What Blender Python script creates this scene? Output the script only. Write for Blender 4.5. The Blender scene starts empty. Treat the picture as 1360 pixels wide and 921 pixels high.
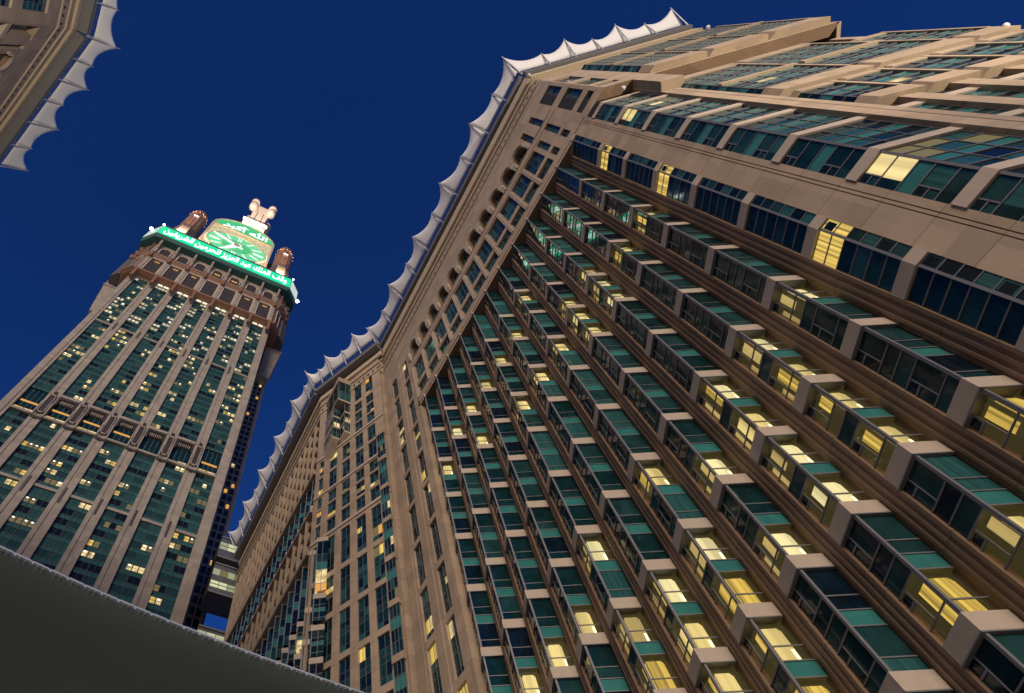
import bpy, math, random
from math import sin, cos, radians, pi, sqrt, atan2, degrees
from mathutils import Vector, Matrix
random.seed(7)
S = bpy.context.scene
COL = S.collection

# ------------------------------------------------------------------ camera
FPX, PX, PY, EYE = 806.0, 479.0, 460.5, (0.0, 0.0, 1.6)     # focal length and principal point in photo pixels
ROT = ((0.9084947838910953, -0.370984240425345, -0.192374429170568),
       (-0.41756398867946987, -0.8242200389887209, -0.3824939773218956),
       (-0.016659621867365918, 0.42782241723109976, -0.9037092653689986))
cam_d = bpy.data.cameras.new('camera'); cam = bpy.data.objects.new('camera', cam_d); COL.objects.link(cam)
m = Matrix([list(r) + [0] for r in ROT] + [[0, 0, 0, 1]])
cam.matrix_world = Matrix.Translation(EYE) @ m
cam_d.sensor_fit = 'HORIZONTAL'; cam_d.sensor_width = 36.0
cam_d.lens = FPX / 1360 * 36.0
cam_d.shift_x = (680 - PX) / 1360.0
cam_d.shift_y = 0.0
cam_d.clip_start = 0.1; cam_d.clip_end = 8000
S.camera = cam

# ------------------------------------------------------------------ world, sun, exposure
SUN_AZ, SUN_EL = (-0.54, -0.84), radians(15)
w = bpy.data.worlds.new('World'); S.world = w; w.use_nodes = True
nt = w.node_tree; nt.nodes.clear()
out = nt.nodes.new('ShaderNodeOutputWorld'); bg = nt.nodes.new('ShaderNodeBackground')
sky = nt.nodes.new('ShaderNodeTexSky'); sky.sky_type = 'NISHITA'; sky.sun_disc = False
sky.sun_elevation = radians(4.6); sky.sun_rotation = atan2(SUN_AZ[0], SUN_AZ[1])
sky.altitude = 300; sky.air_density = 1.0; sky.dust_density = 0.2; sky.ozone_density = 6.0
tint = nt.nodes.new('ShaderNodeMix'); tint.data_type = 'RGBA'; tint.blend_type = 'MULTIPLY'
tint.inputs[0].default_value = 1.0; tint.inputs[7].default_value = (1.0, 0.75, 1.08, 1)
nt.links.new(sky.outputs[0], tint.inputs[6]); nt.links.new(tint.outputs[2], bg.inputs[0])
bg.inputs[1].default_value = 0.15
nt.links.new(bg.outputs[0], out.inputs[0])
sun_d = bpy.data.lights.new('sun', 'SUN'); sun = bpy.data.objects.new('sun', sun_d); COL.objects.link(sun)
sun_d.energy = 2.25; sun_d.angle = radians(28); sun_d.color = (1.0, 0.82, 0.62)
L = Vector((SUN_AZ[0] * cos(SUN_EL), SUN_AZ[1] * cos(SUN_EL), sin(SUN_EL))).normalized()
sun.rotation_euler = L.to_track_quat('Z', 'Y').to_euler()
S.view_settings.view_transform = 'Standard'; S.view_settings.look = 'None'
S.view_settings.exposure = 0.0; S.view_settings.gamma = 1.0; S.view_settings.use_curve_mapping = False
S.render.engine = 'CYCLES'
S.cycles.max_bounces = 6; S.cycles.diffuse_bounces = 3; S.cycles.glossy_bounces = 3
S.cycles.transparent_max_bounces = 6; S.cycles.use_denoising = True
S.cycles.sample_clamp_indirect = 3.0

def proj(p):
    d = (p[0] - EYE[0], p[1] - EYE[1], p[2] - EYE[2])
    c = [sum(ROT[r][k] * d[r] for r in range(3)) for k in range(3)]
    if c[2] >= -0.01: return None
    return (PX + FPX * c[0] / -c[2], PY - FPX * c[1] / -c[2])
def seen(pts, mar=30):
    q = [proj(p) for p in pts]; q = [a for a in q if a]
    if not q: return False
    return max(a[0] for a in q) > -mar and min(a[0] for a in q) < 1360 + mar and \
        max(a[1] for a in q) > -mar and min(a[1] for a in q) < 921 + mar

# ------------------------------------------------------------------ materials
MATS = {}
def newmat(name):
    mt = bpy.data.materials.new(name); mt.use_nodes = True; MATS[name] = mt
    n = mt.node_tree; b = n.nodes['Principled BSDF']; return mt, n, b
def plain(name, base, rough=0.6, metal=0.0, spec=0.5, noise=0.0, scale=1.0, bump=0.0, joints=None, streak=0.0, coat=0.0):
    mt, n, b = newmat(name)
    b.inputs['Base Color'].default_value = (*base, 1); b.inputs['Roughness'].default_value = rough
    b.inputs['Metallic'].default_value = metal; b.inputs['Specular IOR Level'].default_value = spec
    b.inputs['Coat Weight'].default_value = coat
    if noise or joints or streak:
        g = n.nodes.new('ShaderNodeNewGeometry')
        last = None
        rgb = n.nodes.new('ShaderNodeRGB'); rgb.outputs[0].default_value = (*base, 1); last = rgb.outputs[0]
        def mul(fac_sock, lo, hi):
            nonlocal last
            mr = n.nodes.new('ShaderNodeMapRange'); mr.inputs[3].default_value = lo; mr.inputs[4].default_value = hi
            n.links.new(fac_sock, mr.inputs[0])
            mx = n.nodes.new('ShaderNodeMix'); mx.data_type = 'RGBA'; mx.blend_type = 'MULTIPLY'; mx.inputs[0].default_value = 1
            n.links.new(last, mx.inputs[6]); n.links.new(mr.outputs[0], mx.inputs[7]); last = mx.outputs[2]
        if noise:
            for sc, am in ((scale, noise), (scale * 7, noise * 0.6)):
                t = n.nodes.new('ShaderNodeTexNoise'); t.inputs['Scale'].default_value = sc; t.inputs['Detail'].default_value = 4
                n.links.new(g.outputs['Position'], t.inputs['Vector']); mul(t.outputs[0], 1 - am, 1 + am)
        if streak:
            mp = n.nodes.new('ShaderNodeMapping'); mp.inputs['Scale'].default_value = (2.2, 2.2, 0.12)
            t = n.nodes.new('ShaderNodeTexNoise'); t.inputs['Scale'].default_value = 1.6; t.inputs['Detail'].default_value = 5
            n.links.new(g.outputs['Position'], mp.inputs[0]); n.links.new(mp.outputs[0], t.inputs['Vector']); mul(t.outputs[0], 1 - streak, 1 + streak * 0.6)
        if joints:
            sn = n.nodes.new('ShaderNodeVectorMath'); sn.operation = 'MULTIPLY_ADD'; sn.inputs[1].default_value = (.41, .41, 1 / joints * 2); sn.inputs[2].default_value = (.37, .37, 0.001)
            n.links.new(g.outputs['Position'], sn.inputs[0])
            fl = n.nodes.new('ShaderNodeVectorMath'); fl.operation = 'FLOOR'; n.links.new(sn.outputs[0], fl.inputs[0])
            wn = n.nodes.new('ShaderNodeTexWhiteNoise'); wn.noise_dimensions = '3D'; n.links.new(fl.outputs[0], wn.inputs[0]); mul(wn.outputs[0], 0.85, 1.10)
            sep = n.nodes.new('ShaderNodeSeparateXYZ'); n.links.new(g.outputs['Position'], sep.inputs[0])
            md = n.nodes.new('ShaderNodeMath'); md.operation = 'PINGPONG'; md.inputs[1].default_value = joints / 2
            n.links.new(sep.outputs[2], md.inputs[0])
            cmp_ = n.nodes.new('ShaderNodeMath'); cmp_.operation = 'GREATER_THAN'; cmp_.inputs[1].default_value = 0.035
            n.links.new(md.outputs[0], cmp_.inputs[0]); mul(cmp_.outputs[0], 0.62, 1.0)
        n.links.new(last, b.inputs['Base Color'])
        if bump:
            t = n.nodes.new('ShaderNodeTexNoise'); t.inputs['Scale'].default_value = scale * 12; t.inputs['Detail'].default_value = 6
            n.links.new(g.outputs['Position'], t.inputs['Vector'])
            bp = n.nodes.new('ShaderNodeBump'); bp.inputs['Strength'].default_value = bump; bp.inputs['Distance'].default_value = 0.05
            n.links.new(t.outputs[0], bp.inputs['Height']); n.links.new(bp.outputs[0], b.inputs['Normal'])
    return mt
def emit(name, col, strength, base=(0.02, 0.02, 0.02), stripes=None, noise=None):
    mt, n, b = newmat(name)
    b.inputs['Base Color'].default_value = (*base, 1); b.inputs['Emission Color'].default_value = (*col, 1)
    b.inputs['Emission Strength'].default_value = strength
    if stripes or noise:
        g = n.nodes.new('ShaderNodeNewGeometry')
        mp = n.nodes.new('ShaderNodeMapping'); n.links.new(g.outputs['Position'], mp.inputs[0])
        t = n.nodes.new('ShaderNodeTexNoise'); t.inputs['Detail'].default_value = 2
        if stripes: mp.inputs['Scale'].default_value = (stripes, stripes, 0.02)
        else: mp.inputs['Scale'].default_value = (noise, noise, noise)
        t.inputs['Scale'].default_value = 1.0
        n.links.new(mp.outputs[0], t.inputs['Vector'])
        r = n.nodes.new('ShaderNodeValToRGB'); r.color_ramp.elements[0].position = 0.36; r.color_ramp.elements[1].position = 0.62
        a = [c * (0.33 if stripes != 1.2 else 0.62) for c in col]; r.color_ramp.elements[0].color = (*a, 1); r.color_ramp.elements[1].color = (*col, 1)
        n.links.new(t.outputs[0], r.inputs[0]); n.links.new(r.outputs[0], b.inputs['Emission Color'])
    return mt
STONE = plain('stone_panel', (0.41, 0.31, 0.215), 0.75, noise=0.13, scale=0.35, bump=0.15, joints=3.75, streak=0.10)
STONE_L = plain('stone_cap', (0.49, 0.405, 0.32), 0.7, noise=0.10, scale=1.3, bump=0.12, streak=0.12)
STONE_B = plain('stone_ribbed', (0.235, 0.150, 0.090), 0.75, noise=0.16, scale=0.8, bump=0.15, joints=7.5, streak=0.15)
STONE_T = plain('tower_stone', (0.335, 0.285, 0.232), 0.8, noise=0.10, scale=0.12, joints=3.6, streak=0.10)
STONE_G = plain('tower_brown_stone', (0.23, 0.115, 0.065), 0.7, noise=0.15, scale=0.3)
STONE_D = plain('tower_dark_stone', (0.10, 0.085, 0.08), 0.7, noise=0.15, scale=0.3)
CREAM = plain('cornice_cream', (0.50, 0.40, 0.27), 0.7, noise=0.08, scale=0.8)
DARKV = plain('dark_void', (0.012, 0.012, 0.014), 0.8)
GREYM = plain('grey_metal', (0.16, 0.16, 0.17), 0.45, metal=0.5, noise=0.08, scale=1.0)
BARD = plain('window_bar_dark', (0.05, 0.065, 0.065), 0.5)
BAR = plain('window_bar', (0.20, 0.20, 0.21), 0.45, metal=0.25)
SLAB = plain('soffit_grey', (0.17, 0.165, 0.17), 0.7, noise=0.08, scale=0.6)
MAST = plain('mast_steel', (0.42, 0.42, 0.43), 0.4, metal=0.3)
BRONZE = plain('turret_bronze', (0.40, 0.22, 0.13), 0.45, metal=0.5, noise=0.1, scale=0.6)
LOUV = plain('dark_louvre', (0.045, 0.032, 0.028), 0.5, noise=0.2, scale=1.0)
def glassy(name, base, rough=0.06, ior=1.5, folds=0.0, var=0.25):
    mt, n, b = newmat(name)
    b.inputs['Roughness'].default_value = rough; b.inputs['IOR'].default_value = ior; b.inputs['Specular IOR Level'].default_value = 0.30 if ior < 2 else 0.5
    b.inputs['Coat Weight'].default_value = 0.15; b.inputs['Coat Roughness'].default_value = 0.02
    g = n.nodes.new('ShaderNodeNewGeometry')
    rgb = n.nodes.new('ShaderNodeRGB'); rgb.outputs[0].default_value = (*base, 1)
    mp = n.nodes.new('ShaderNodeMapping'); n.links.new(g.outputs['Position'], mp.inputs[0])
    mp.inputs['Scale'].default_value = (9, 9, 0.15) if folds else (0.8, 0.8, 0.8)
    t = n.nodes.new('ShaderNodeTexNoise'); t.inputs['Scale'].default_value = 1.0; t.inputs['Detail'].default_value = 3
    n.links.new(mp.outputs[0], t.inputs['Vector'])
    mr = n.nodes.new('ShaderNodeMapRange'); mr.inputs[1].default_value = .3; mr.inputs[2].default_value = .7
    mr.inputs[3].default_value = 1 - var; mr.inputs[4].default_value = 1 + var
    mx = n.nodes.new('ShaderNodeMix'); mx.data_type = 'RGBA'; mx.blend_type = 'MULTIPLY'; mx.inputs[0].default_value = 1
    n.links.new(t.outputs[0], mr.inputs[0]); n.links.new(rgb.outputs[0], mx.inputs[6]); n.links.new(mr.outputs[0], mx.inputs[7])
    n.links.new(mx.outputs[2], b.inputs['Base Color'])
    # slight waviness of the panes
    t2 = n.nodes.new('ShaderNodeTexNoise'); t2.inputs['Scale'].default_value = 0.7; t2.inputs['Detail'].default_value = 1
    n.links.new(g.outputs['Position'], t2.inputs['Vector'])
    bp = n.nodes.new('ShaderNodeBump'); bp.inputs['Strength'].default_value = 0.10; bp.inputs['Distance'].default_value = 0.05
    n.links.new(t2.outputs[0], bp.inputs['Height']); n.links.new(bp.outputs[0], b.inputs['Normal']); n.links.new(bp.outputs[0], b.inputs['Coat Normal'])
    return mt
G_DARK = glassy('glass_dark', (0.006, 0.028, 0.032), var=0.4)
G_DEEP = glassy('glass_deep', (0.004, 0.012, 0.022), var=0.4)
G_TEAL = glassy('glass_teal', (0.014, 0.050, 0.053), var=0.35)
G_CURT = glassy('glass_curtain', (0.026, 0.098, 0.100), folds=1, var=0.35)
G_SPAN = glassy('glass_spandrel', (0.040, 0.190, 0.180), rough=0.12, var=0.12)
def clear():
    mt = bpy.data.materials.new('glass_clear'); mt.use_nodes = True; n = mt.node_tree; n.nodes.clear()
    o = n.nodes.new('ShaderNodeOutputMaterial'); mx = n.nodes.new('ShaderNodeMixShader'); tr = n.nodes.new('ShaderNodeBsdfTransparent')
    gl = n.nodes.new('ShaderNodeBsdfGlossy'); gl.inputs['Roughness'].default_value = 0.02; tr.inputs[0].default_value = (0.90, 0.88, 0.74, 1)
    fr = n.nodes.new('ShaderNodeLayerWeight'); fr.inputs[0].default_value = 0.5
    pw = n.nodes.new('ShaderNodeMath'); pw.operation = 'POWER'; pw.inputs[1].default_value = 5.0; n.links.new(fr.outputs[1], pw.inputs[0])
    ad = n.nodes.new('ShaderNodeMath'); ad.operation = 'MULTIPLY_ADD'; ad.inputs[1].default_value = 0.7; ad.inputs[2].default_value = 0.05; n.links.new(pw.outputs[0], ad.inputs[0])
    n.links.new(ad.outputs[0], mx.inputs[0]); n.links.new(tr.outputs[0], mx.inputs[1]); n.links.new(gl.outputs[0], mx.inputs[2]); n.links.new(mx.outputs[0], o.inputs[0])
    return mt
G_MIRR = glassy('glass_reflective', (0.006, 0.03, 0.03), rough=0.02, ior=3.4, var=0.3)
T_GL = [plain('tower_glass_teal', (0.032, 0.118, 0.110), 0.25, spec=0.25, noise=.25, scale=.5), plain('tower_glass_dark', (0.018, 0.058, 0.056), 0.2, spec=0.25, noise=.25, scale=.5), plain('tower_glass_mid', (0.024, 0.086, 0.082), 0.25, spec=0.25, noise=.25, scale=.5), plain('tower_glass_black', (0.006, 0.012, 0.016), 0.2, spec=0.3)]
G_CLEAR = clear()
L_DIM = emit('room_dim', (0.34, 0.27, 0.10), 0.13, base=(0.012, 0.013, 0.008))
L_ROOM = emit('room_lit', (1.0, 0.78, 0.33), 1.05, stripes=1.2)
L_ROOM2 = emit('room_lit_soft', (1.0, 0.74, 0.30), 0.62, stripes=1.2)
L_ROOM3 = emit('room_lit_pale', (1.0, 0.87, 0.50), 1.2, stripes=1.2)
L_WHITE = emit('room_ceiling_light', (1.0, 0.93, 0.66), 1.8)
L_STRIPE = emit('curtain_lit', (1.0, 0.68, 0.15), 0.95, stripes=5.0)
L_WARM = emit('window_warm', (1.0, 0.76, 0.34), 1.05, noise=0.7)
L_WARM2 = emit('window_pale', (0.95, 0.85, 0.58), 1.0, noise=0.7)
L_OLIVE = emit('window_olive', (0.45, 0.36, 0.12), 0.35)
L_ORANGE = emit('window_orange', (1.0, 0.48, 0.10), 0.75)
L_GOLD = emit('cornice_gold_light', (1.0, 0.74, 0.30), 0.62)
L_SPOT = emit('lamp_white', (1.0, 0.97, 0.88), 3.0)
L_STAR = emit('flood_lamp_white', (0.9, 1.0, 1.0), 14.0)
L_SILL = emit('belt_lamp', (1.0, 0.9, 0.68), 1.1)
L_GREEN = emit('clock_green', (0.15, 0.72, 0.33), 1.0)
L_GREEN2 = emit('clock_inner_green', (0.05, 0.56, 0.20), 1.0)
L_BANN = emit('banner_green', (0.0, 0.80, 0.36), 1.05)
L_TXT = emit('letter_white', (0.88, 1.0, 0.94), 1.6)
MOSAIC = emit('clock_mosaic', (0.95, 0.80, 0.46), 0.95, noise=1.1)

# ------------------------------------------------------------------ mesh builder
class FR:
    def __init__(s, o, az=None, side=1, u=None):
        s.o = o
        if u is None: u = (sin(radians(az)), cos(radians(az)))
        s.u = u; s.n = (u[1] * side, -u[0] * side)
    def P(s, u, z, n=0.0):
        return (s.o[0] + s.u[0] * u + s.n[0] * n, s.o[1] + s.u[1] * u + s.n[1] * n, s.o[2] + z)
class MB:
    def __init__(s): s.v = []; s.f = []; s.m = []; s.mats = []
    def mi(s, mat):
        if mat not in s.mats: s.mats.append(mat)
        return s.mats.index(mat)
    def face(s, pts, mat):
        b = len(s.v); s.v += [tuple(p) for p in pts]; s.f.append(tuple(range(b, b + len(pts)))); s.m.append(s.mi(mat))
    def mesh(s, verts, faces, mat):
        b = len(s.v); s.v += [tuple(p) for p in verts]; k = s.mi(mat)
        for f in faces: s.f.append(tuple(b + i for i in f)); s.m.append(k)
    def quad(s, fr, u0, u1, z0, z1, n, mat): s.face([fr.P(u0, z0, n), fr.P(u1, z0, n), fr.P(u1, z1, n), fr.P(u0, z1, n)], mat)
    def box(s, fr, u0, u1, z0, z1, n0, n1, mat):
        c = [fr.P(u, z, n) for n in (n0, n1) for z in (z0, z1) for u in (u0, u1)]
        s.mesh(c, [(0, 1, 3, 2), (4, 6, 7, 5), (0, 4, 5, 1), (2, 3, 7, 6), (0, 2, 6, 4), (1, 5, 7, 3)], mat)
    def prism(s, poly, z0, z1, mat, top=None):
        top = top or poly; k = len(poly)
        v = [(x, y, z0) for x, y in poly] + [(x, y, z1) for x, y in top]
        s.mesh(v, [tuple(range(k)), tuple(range(2 * k - 1, k - 1, -1))] + [(i, (i + 1) % k, k + (i + 1) % k, k + i) for i in range(k)], mat)
    def tube(s, a, b, r0, r1, mat, seg=8):
        a = Vector(a); b = Vector(b); d = (b - a).normalized(); e = d.cross(Vector((0, 0, 1)));
        if e.length < .01: e = Vector((1, 0, 0))
        e.normalize(); g = d.cross(e)
        v = [a + (e * cos(2 * pi * i / seg) + g * sin(2 * pi * i / seg)) * r0 for i in range(seg)] + \
            [b + (e * cos(2 * pi * i / seg) + g * sin(2 * pi * i / seg)) * r1 for i in range(seg)]
        s.mesh(v, [tuple(range(seg)), tuple(range(2 * seg - 1, seg - 1, -1))] + [(i, (i + 1) % seg, seg + (i + 1) % seg, seg + i) for i in range(seg)], mat)
    def lathe(s, c, prof, seg, mat, flute=0.0, rot=0.0):
        v = []; k = len(prof)
        for i in range(seg):
            a = 2 * pi * i / seg + rot
            fl = 1 - (flute if i % 2 else 0)
            for r, z in prof: v.append((c[0] + r * fl * cos(a), c[1] + r * fl * sin(a), c[2] + z))
        f = []
        for i in range(seg):
            j = (i + 1) % seg
            for q in range(k - 1): f.append((i * k + q, j * k + q, j * k + q + 1, i * k + q + 1))
        s.mesh(v, f, mat)
    def build(s, name, parent=None, smooth=False, local=False, data_only=False):
        off = (0, 0, 0) if (local or parent is None) else ROOTLOC.get(parent.name, (0, 0, 0))
        me = bpy.data.meshes.new(name)
        me.from_pydata([(x - off[0], y - off[1], z - off[2]) for x, y, z in s.v], [], s.f)
        for mt in s.mats: me.materials.append(mt)
        me.polygons.foreach_set('material_index', s.m)
        if smooth: me.polygons.foreach_set('use_smooth', [True] * len(s.f))
        me.update()
        if data_only: return me
        o = bpy.data.objects.new(name, me); COL.objects.link(o)
        if parent:
            o.parent = parent; ROOTLOC[o.name] = off
        return o
ROOTLOC = {}
def thing(name, loc, label, cat, group=None):
    o = bpy.data.objects.new(name, None); COL.objects.link(o); o.location = loc; o.empty_display_size = 2
    o['label'] = label; o['category'] = cat
    if group: o['group'] = group
    ROOTLOC[o.name] = tuple(loc); return o
def inst(name, me, parent, loc=(0, 0, 0), rz=0):
    o = bpy.data.objects.new(name, me); COL.objects.link(o); o.parent = parent; o.location = loc; o.rotation_euler = (0, 0, rz); return o
def rel(root, p):
    a = ROOTLOC[root.name]; return (p[0] - a[0], p[1] - a[1], p[2] - a[2])

# ------------------------------------------------------------------ ground and streets
g = MB(); g.face([(-4000, -4000, 0), (4000, -4000, 0), (4000, 4000, 0), (-4000, 4000, 0)],
                 plain('plaza_marble', (0.72, 0.64, 0.53), 0.5, noise=0.06, scale=0.2))
o = g.build('ground'); o['kind'] = 'structure'

# ================================================================== MAIN HOTEL
CAPS = [5.3, 12.35, 19.4, 26.4, 33.5, 41.1, 48.7, 56.35, 63.85, 71.4, 78.95]   # top level of each stone cap
XF = 32.0; AL = radians(28); PIT = 4.035; TIP0 = 4.42
CA = (sin(AL), cos(AL)); CB = (cos(AL), -sin(AL))       # directions of the two glazed faces from the tip, in (x, y)
LA = PIT * cos(AL); LB = PIT * sin(AL)
hotel = thing('hotel_building', (XF, 20, 0), 'huge beige stone hotel with saw tooth glass bays filling the right half of the photo', 'hotel')
HL = ROOTLOC[hotel.name]

MIRH = set()
SEC = (0, .29, .435, .59, .87, 1.0)
def bay_meshes(H, up, lo, hi=False, seed=0):
    """bay unit: origin at the tip, z 0..H glass, H..H+0.93 stone cap. flip mirrors nothing here, kept simple"""
    r = random.Random(seed)
    fa = FR((0, 0, 0), u=CA); fa.n = (-cos(AL), sin(AL))      # outward normal of face A
    fb = FR((0, 0, 0), u=CB); fb.n = (-sin(AL), -cos(AL))
    gl, fm, rm = MB(), MB(), MB()
    zt = [H * (1 - k) for k in SEC]
    A1 = 2.0; 
    state = (up, up, 'p', lo, lo)
    for k in range(5):
        st = state[k]; z1, z0 = zt[k], zt[k + 1]
        def pm():
            if st == 'p': return G_SPAN
            if st == 'd': return r.choice([G_DARK, G_DARK, G_DEEP])
            if st == 'c': return r.choice([G_CURT, G_CURT, G_TEAL])
            if st == 't': return r.choice([G_TEAL, G_DARK])
            return G_CLEAR
        gl.quad(fb, .05, LB, z0, z1, -.07, pm())
        ma = G_CLEAR if st in 'ls' else r.choice([G_DARK, G_TEAL, G_DARK, G_DEEP]) if st != 'p' else G_TEAL
        gl.quad(fa, .05, A1, z0, z1, -.07, G_MIRR if (hi and st not in 'lsp') else ma)
        if k < 4:
            fm.box(fb, .1, LB, z0 - .035, z0 + .035, -.08, -.01, BAR)
            fm.box(fa, .1, A1, z0 - .035, z0 + .035, -.08, -.01, BAR)
        if k in (0, 3):
            fm.box(fa, 1.28, 1.34, z0, z1, -.08, -.015, BAR)
            zz = z1 - (z1 - z0) * .38
            fm.box(fa, 1.34, A1, zz - .05, zz + .05, -.08, -.012, BAR)
            gl.quad(fa, 1.44, A1 - .1, zz + .1, z1 - .1, -.055, G_DEEP)
    fm.box(fa, -.08, .10, 0, H, -.12, .03, BAR); fm.box(fb, .04, .12, 0, H, -.12, .022, BAR)
    for st, z1, z0, zm in ((up, zt[0], zt[2], zt[1]), (lo, zt[3], zt[5], zt[4])):
        if st not in 'ls': continue
        d = .42; h = z1 - z0
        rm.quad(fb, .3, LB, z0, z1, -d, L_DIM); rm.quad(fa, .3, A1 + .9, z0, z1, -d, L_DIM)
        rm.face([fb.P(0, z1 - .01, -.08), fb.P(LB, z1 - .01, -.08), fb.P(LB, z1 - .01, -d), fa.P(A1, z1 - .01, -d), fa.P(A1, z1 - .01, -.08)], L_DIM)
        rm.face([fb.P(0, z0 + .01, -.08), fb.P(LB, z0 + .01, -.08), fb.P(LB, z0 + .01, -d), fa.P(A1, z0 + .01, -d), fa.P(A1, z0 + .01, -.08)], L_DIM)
        lit = L_STRIPE if st == 's' else r.choice([L_ROOM, L_ROOM3, L_ROOM2, L_ROOM])
        b0, b1 = (.32, LB * .86) if st == 's' else (.36, LB * .80)
        zz = z1 - h * (.10 if st == 's' else .15)
        rm.face([fb.P(b0, z0 + .05, -d + .03), fb.P(b1, z0 + .05, -d + .03), fb.P(b1, zz - .22, -d + .03), fb.P(b1 - .16, zz, -d + .03), fb.P(b0 + .16, zz, -d + .03), fb.P(b0, zz - .22, -d + .03)], lit)
        if st == 'l': rm.quad(fb, b1 - .22, b1 - .03, z0 + .1, z0 + h * .35, -d + .05, L_WHITE)
        lA = r.choice([lit, L_STRIPE, L_ROOM2]); c0 = r.uniform(.5, .8); t0 = r.uniform(.05, .5)
        rm.quad(fa, c0, c0 + r.uniform(.5, .9), z0 + h * t0, z1 - h * r.uniform(.03, .15), -d + .03, lA)
        if r.random() < .6: rm.quad(fa, 1.75, 2.35, z0 + h * .1, z0 + h * r.uniform(.45, .9), -d + .03, L_ROOM2)
    cp = MB()
    # stone cap: L shaped prism wrapped round the tip
    o1 = .13
    pA = lambda a, n: (fa.u[0] * a + fa.n[0] * n, fa.u[1] * a + fa.n[1] * n)
    pB = lambda a, n: (fb.u[0] * a + fb.n[0] * n, fb.u[1] * a + fb.n[1] * n)
    tipo = (fa.n[0] * o1 + fb.n[0] * o1, fa.n[1] * o1 + fb.n[1] * o1)
    poly = [pA(A1 + .12, o1), pA(A1 + .12, -.3), pB(LB, -.3), pB(LB, o1), tipo]
    cp.prism(poly, H, H + .93, STONE_L)
    cp.prism([(x * 1.0, y * 1.0) for x, y in [pA(A1 + .1, o1 + .03), pA(A1 + .1, 0), pB(LB - .01, 0), pB(LB - .01, o1 + .03), (tipo[0] * 1.22, tipo[1] * 1.22)]], H - .07, H - .001, BAR)
    return gl, fm, rm, cp
BAYC = {}
def place_bay(root, loc, H, up, lo, seed, name='bay_window', rz=0, sub=True):
    hi = loc[2] > 62; key = (round(H, 2), up, lo, seed % 6, hi)
    if key not in BAYC:
        gl, fm, rm, cp = bay_meshes(H, up, lo, hi, seed=seed % 6)
        BAYC[key] = [gl.build('glazing', data_only=True), fm.build('window_frame', data_only=True),
                     rm.build('lit_room', data_only=True) if rm.f else None, cp.build('stone_cap', data_only=True)]
    a, b, c, d = BAYC[key]
    o = inst(name, a, root, rel(root, loc), rz)
    inst('window_frame', b, o); inst('stone_cap', d, o)
    if c: inst('lit_room', c, o)
    return o
# lit rooms copied from the photo: (column, cap index) -> (upper floor, lower floor)
LIT = {}
LITPX = [(1018,460),(1068,493),(1115,529),(969,522),(1006,558),(1053,602),(1102,647),(956,621),(870,636),(1182,578),(1104,646),(1352,698),
 (1263,776),(1073,737),(1251,777),(977,783),(1030,844),(962,900),(1079,917),(792,728),(891,776),(775,824),(741,861),(855,841),(872,881),(707,904),
 (686,444),(665,479),(647,512),(626,540),(608,570),(642,583),(594,622),(748,462),(721,500),(695,539),(794,440),(854,633),(786,359),(804,377),
 (835,332),(828,395),(757,398),(778,421),(867,281),(700,400),(1081,393),(1347,573),(936,726),(925,845),(730,868),(1330,600)]
def pick_lit():
    cells = {}
    lv_ = CAPS + [TOPZ]
    for k in range(-1, 10):
        for i in range(1, len(lv_)):
            z0, z1 = lv_[i - 1], lv_[i]; H = z1 - z0 - (.93 if i < len(lv_) - 1 else 0)
            for f, c in (('u', .8), ('l', .2)):
                cells[(k, i, f)] = proj((XF + CB[0] * LB * .5, TIP0 + PIT * k + CB[1] * LB * .5, z0 + H * c))
    st = {}
    for n_, p in enumerate(LITPX):
        key = min(cells, key=lambda c: (cells[c][0] - p[0]) ** 2 + (cells[c][1] - p[1]) ** 2 if cells[c] else 1e9)
        if math.hypot(cells[key][0] - p[0], cells[key][1] - p[1]) < 45: st[key] = 's' if p in ((872,881),(1251,777),(977,783),(1079,917),(1263,776),(1347,573),(1102,647)) else 'l'
    return st
TOPZ = 88.4
LITC = pick_lit()
def lit_state(k, i):
    if (k, i) in LIT: return LIT[(k, i)]
    r = random.Random(k * 131 + i * 17 + 5)
    base = 'ddtcc' if k < 6 else 'ddddt'
    return LITC.get((k, i, 'u'), r.choice(base)), LITC.get((k, i, 'l'), r.choice(base))
wall = MB(); rib = MB()
nb = 0
TOPZ = 88.4
for k in range(-1, 10):
    y0 = TIP0 + PIT * k
    levels = [CAPS[i] for i in range(len(CAPS))] + [TOPZ]
    for i in range(1, len(levels)):
        z0, z1 = levels[i - 1], levels[i]
        H = z1 - z0 - .93
        if i == len(levels) - 1: H = z1 - z0
        if not seen([(XF, y0, z0), (XF, y0, z1), (XF + 1.6, y0 - .9, z1), (XF + 1, y0 + 2, z0)], 20): continue
        u, l = lit_state(k, i)
        place_bay(hotel, (XF, y0, z0), H, u, l, k * 7 + i * 3); nb += 1
    # ribbed stone strip between this bay and the next
    fa = FR((XF, y0, 0), u=CA); fa.n = (-cos(AL), sin(AL))
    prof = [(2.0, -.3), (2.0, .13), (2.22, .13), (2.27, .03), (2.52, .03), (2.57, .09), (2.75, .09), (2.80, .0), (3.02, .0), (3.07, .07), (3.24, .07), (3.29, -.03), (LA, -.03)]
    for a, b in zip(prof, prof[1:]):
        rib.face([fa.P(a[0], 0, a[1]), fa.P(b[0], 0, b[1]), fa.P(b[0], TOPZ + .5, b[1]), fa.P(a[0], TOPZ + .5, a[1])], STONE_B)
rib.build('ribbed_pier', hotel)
# core behind the bays, the end piers and the upper walls
fF = FR((XF, 0, 0), u=(0, 1)); fF.n = (-1, 0)
xin = XF + LA * sin(AL)
wall.box(fF, -4.5, 44, 0, 127, -30, -(xin - XF) - .35, STONE)

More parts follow.
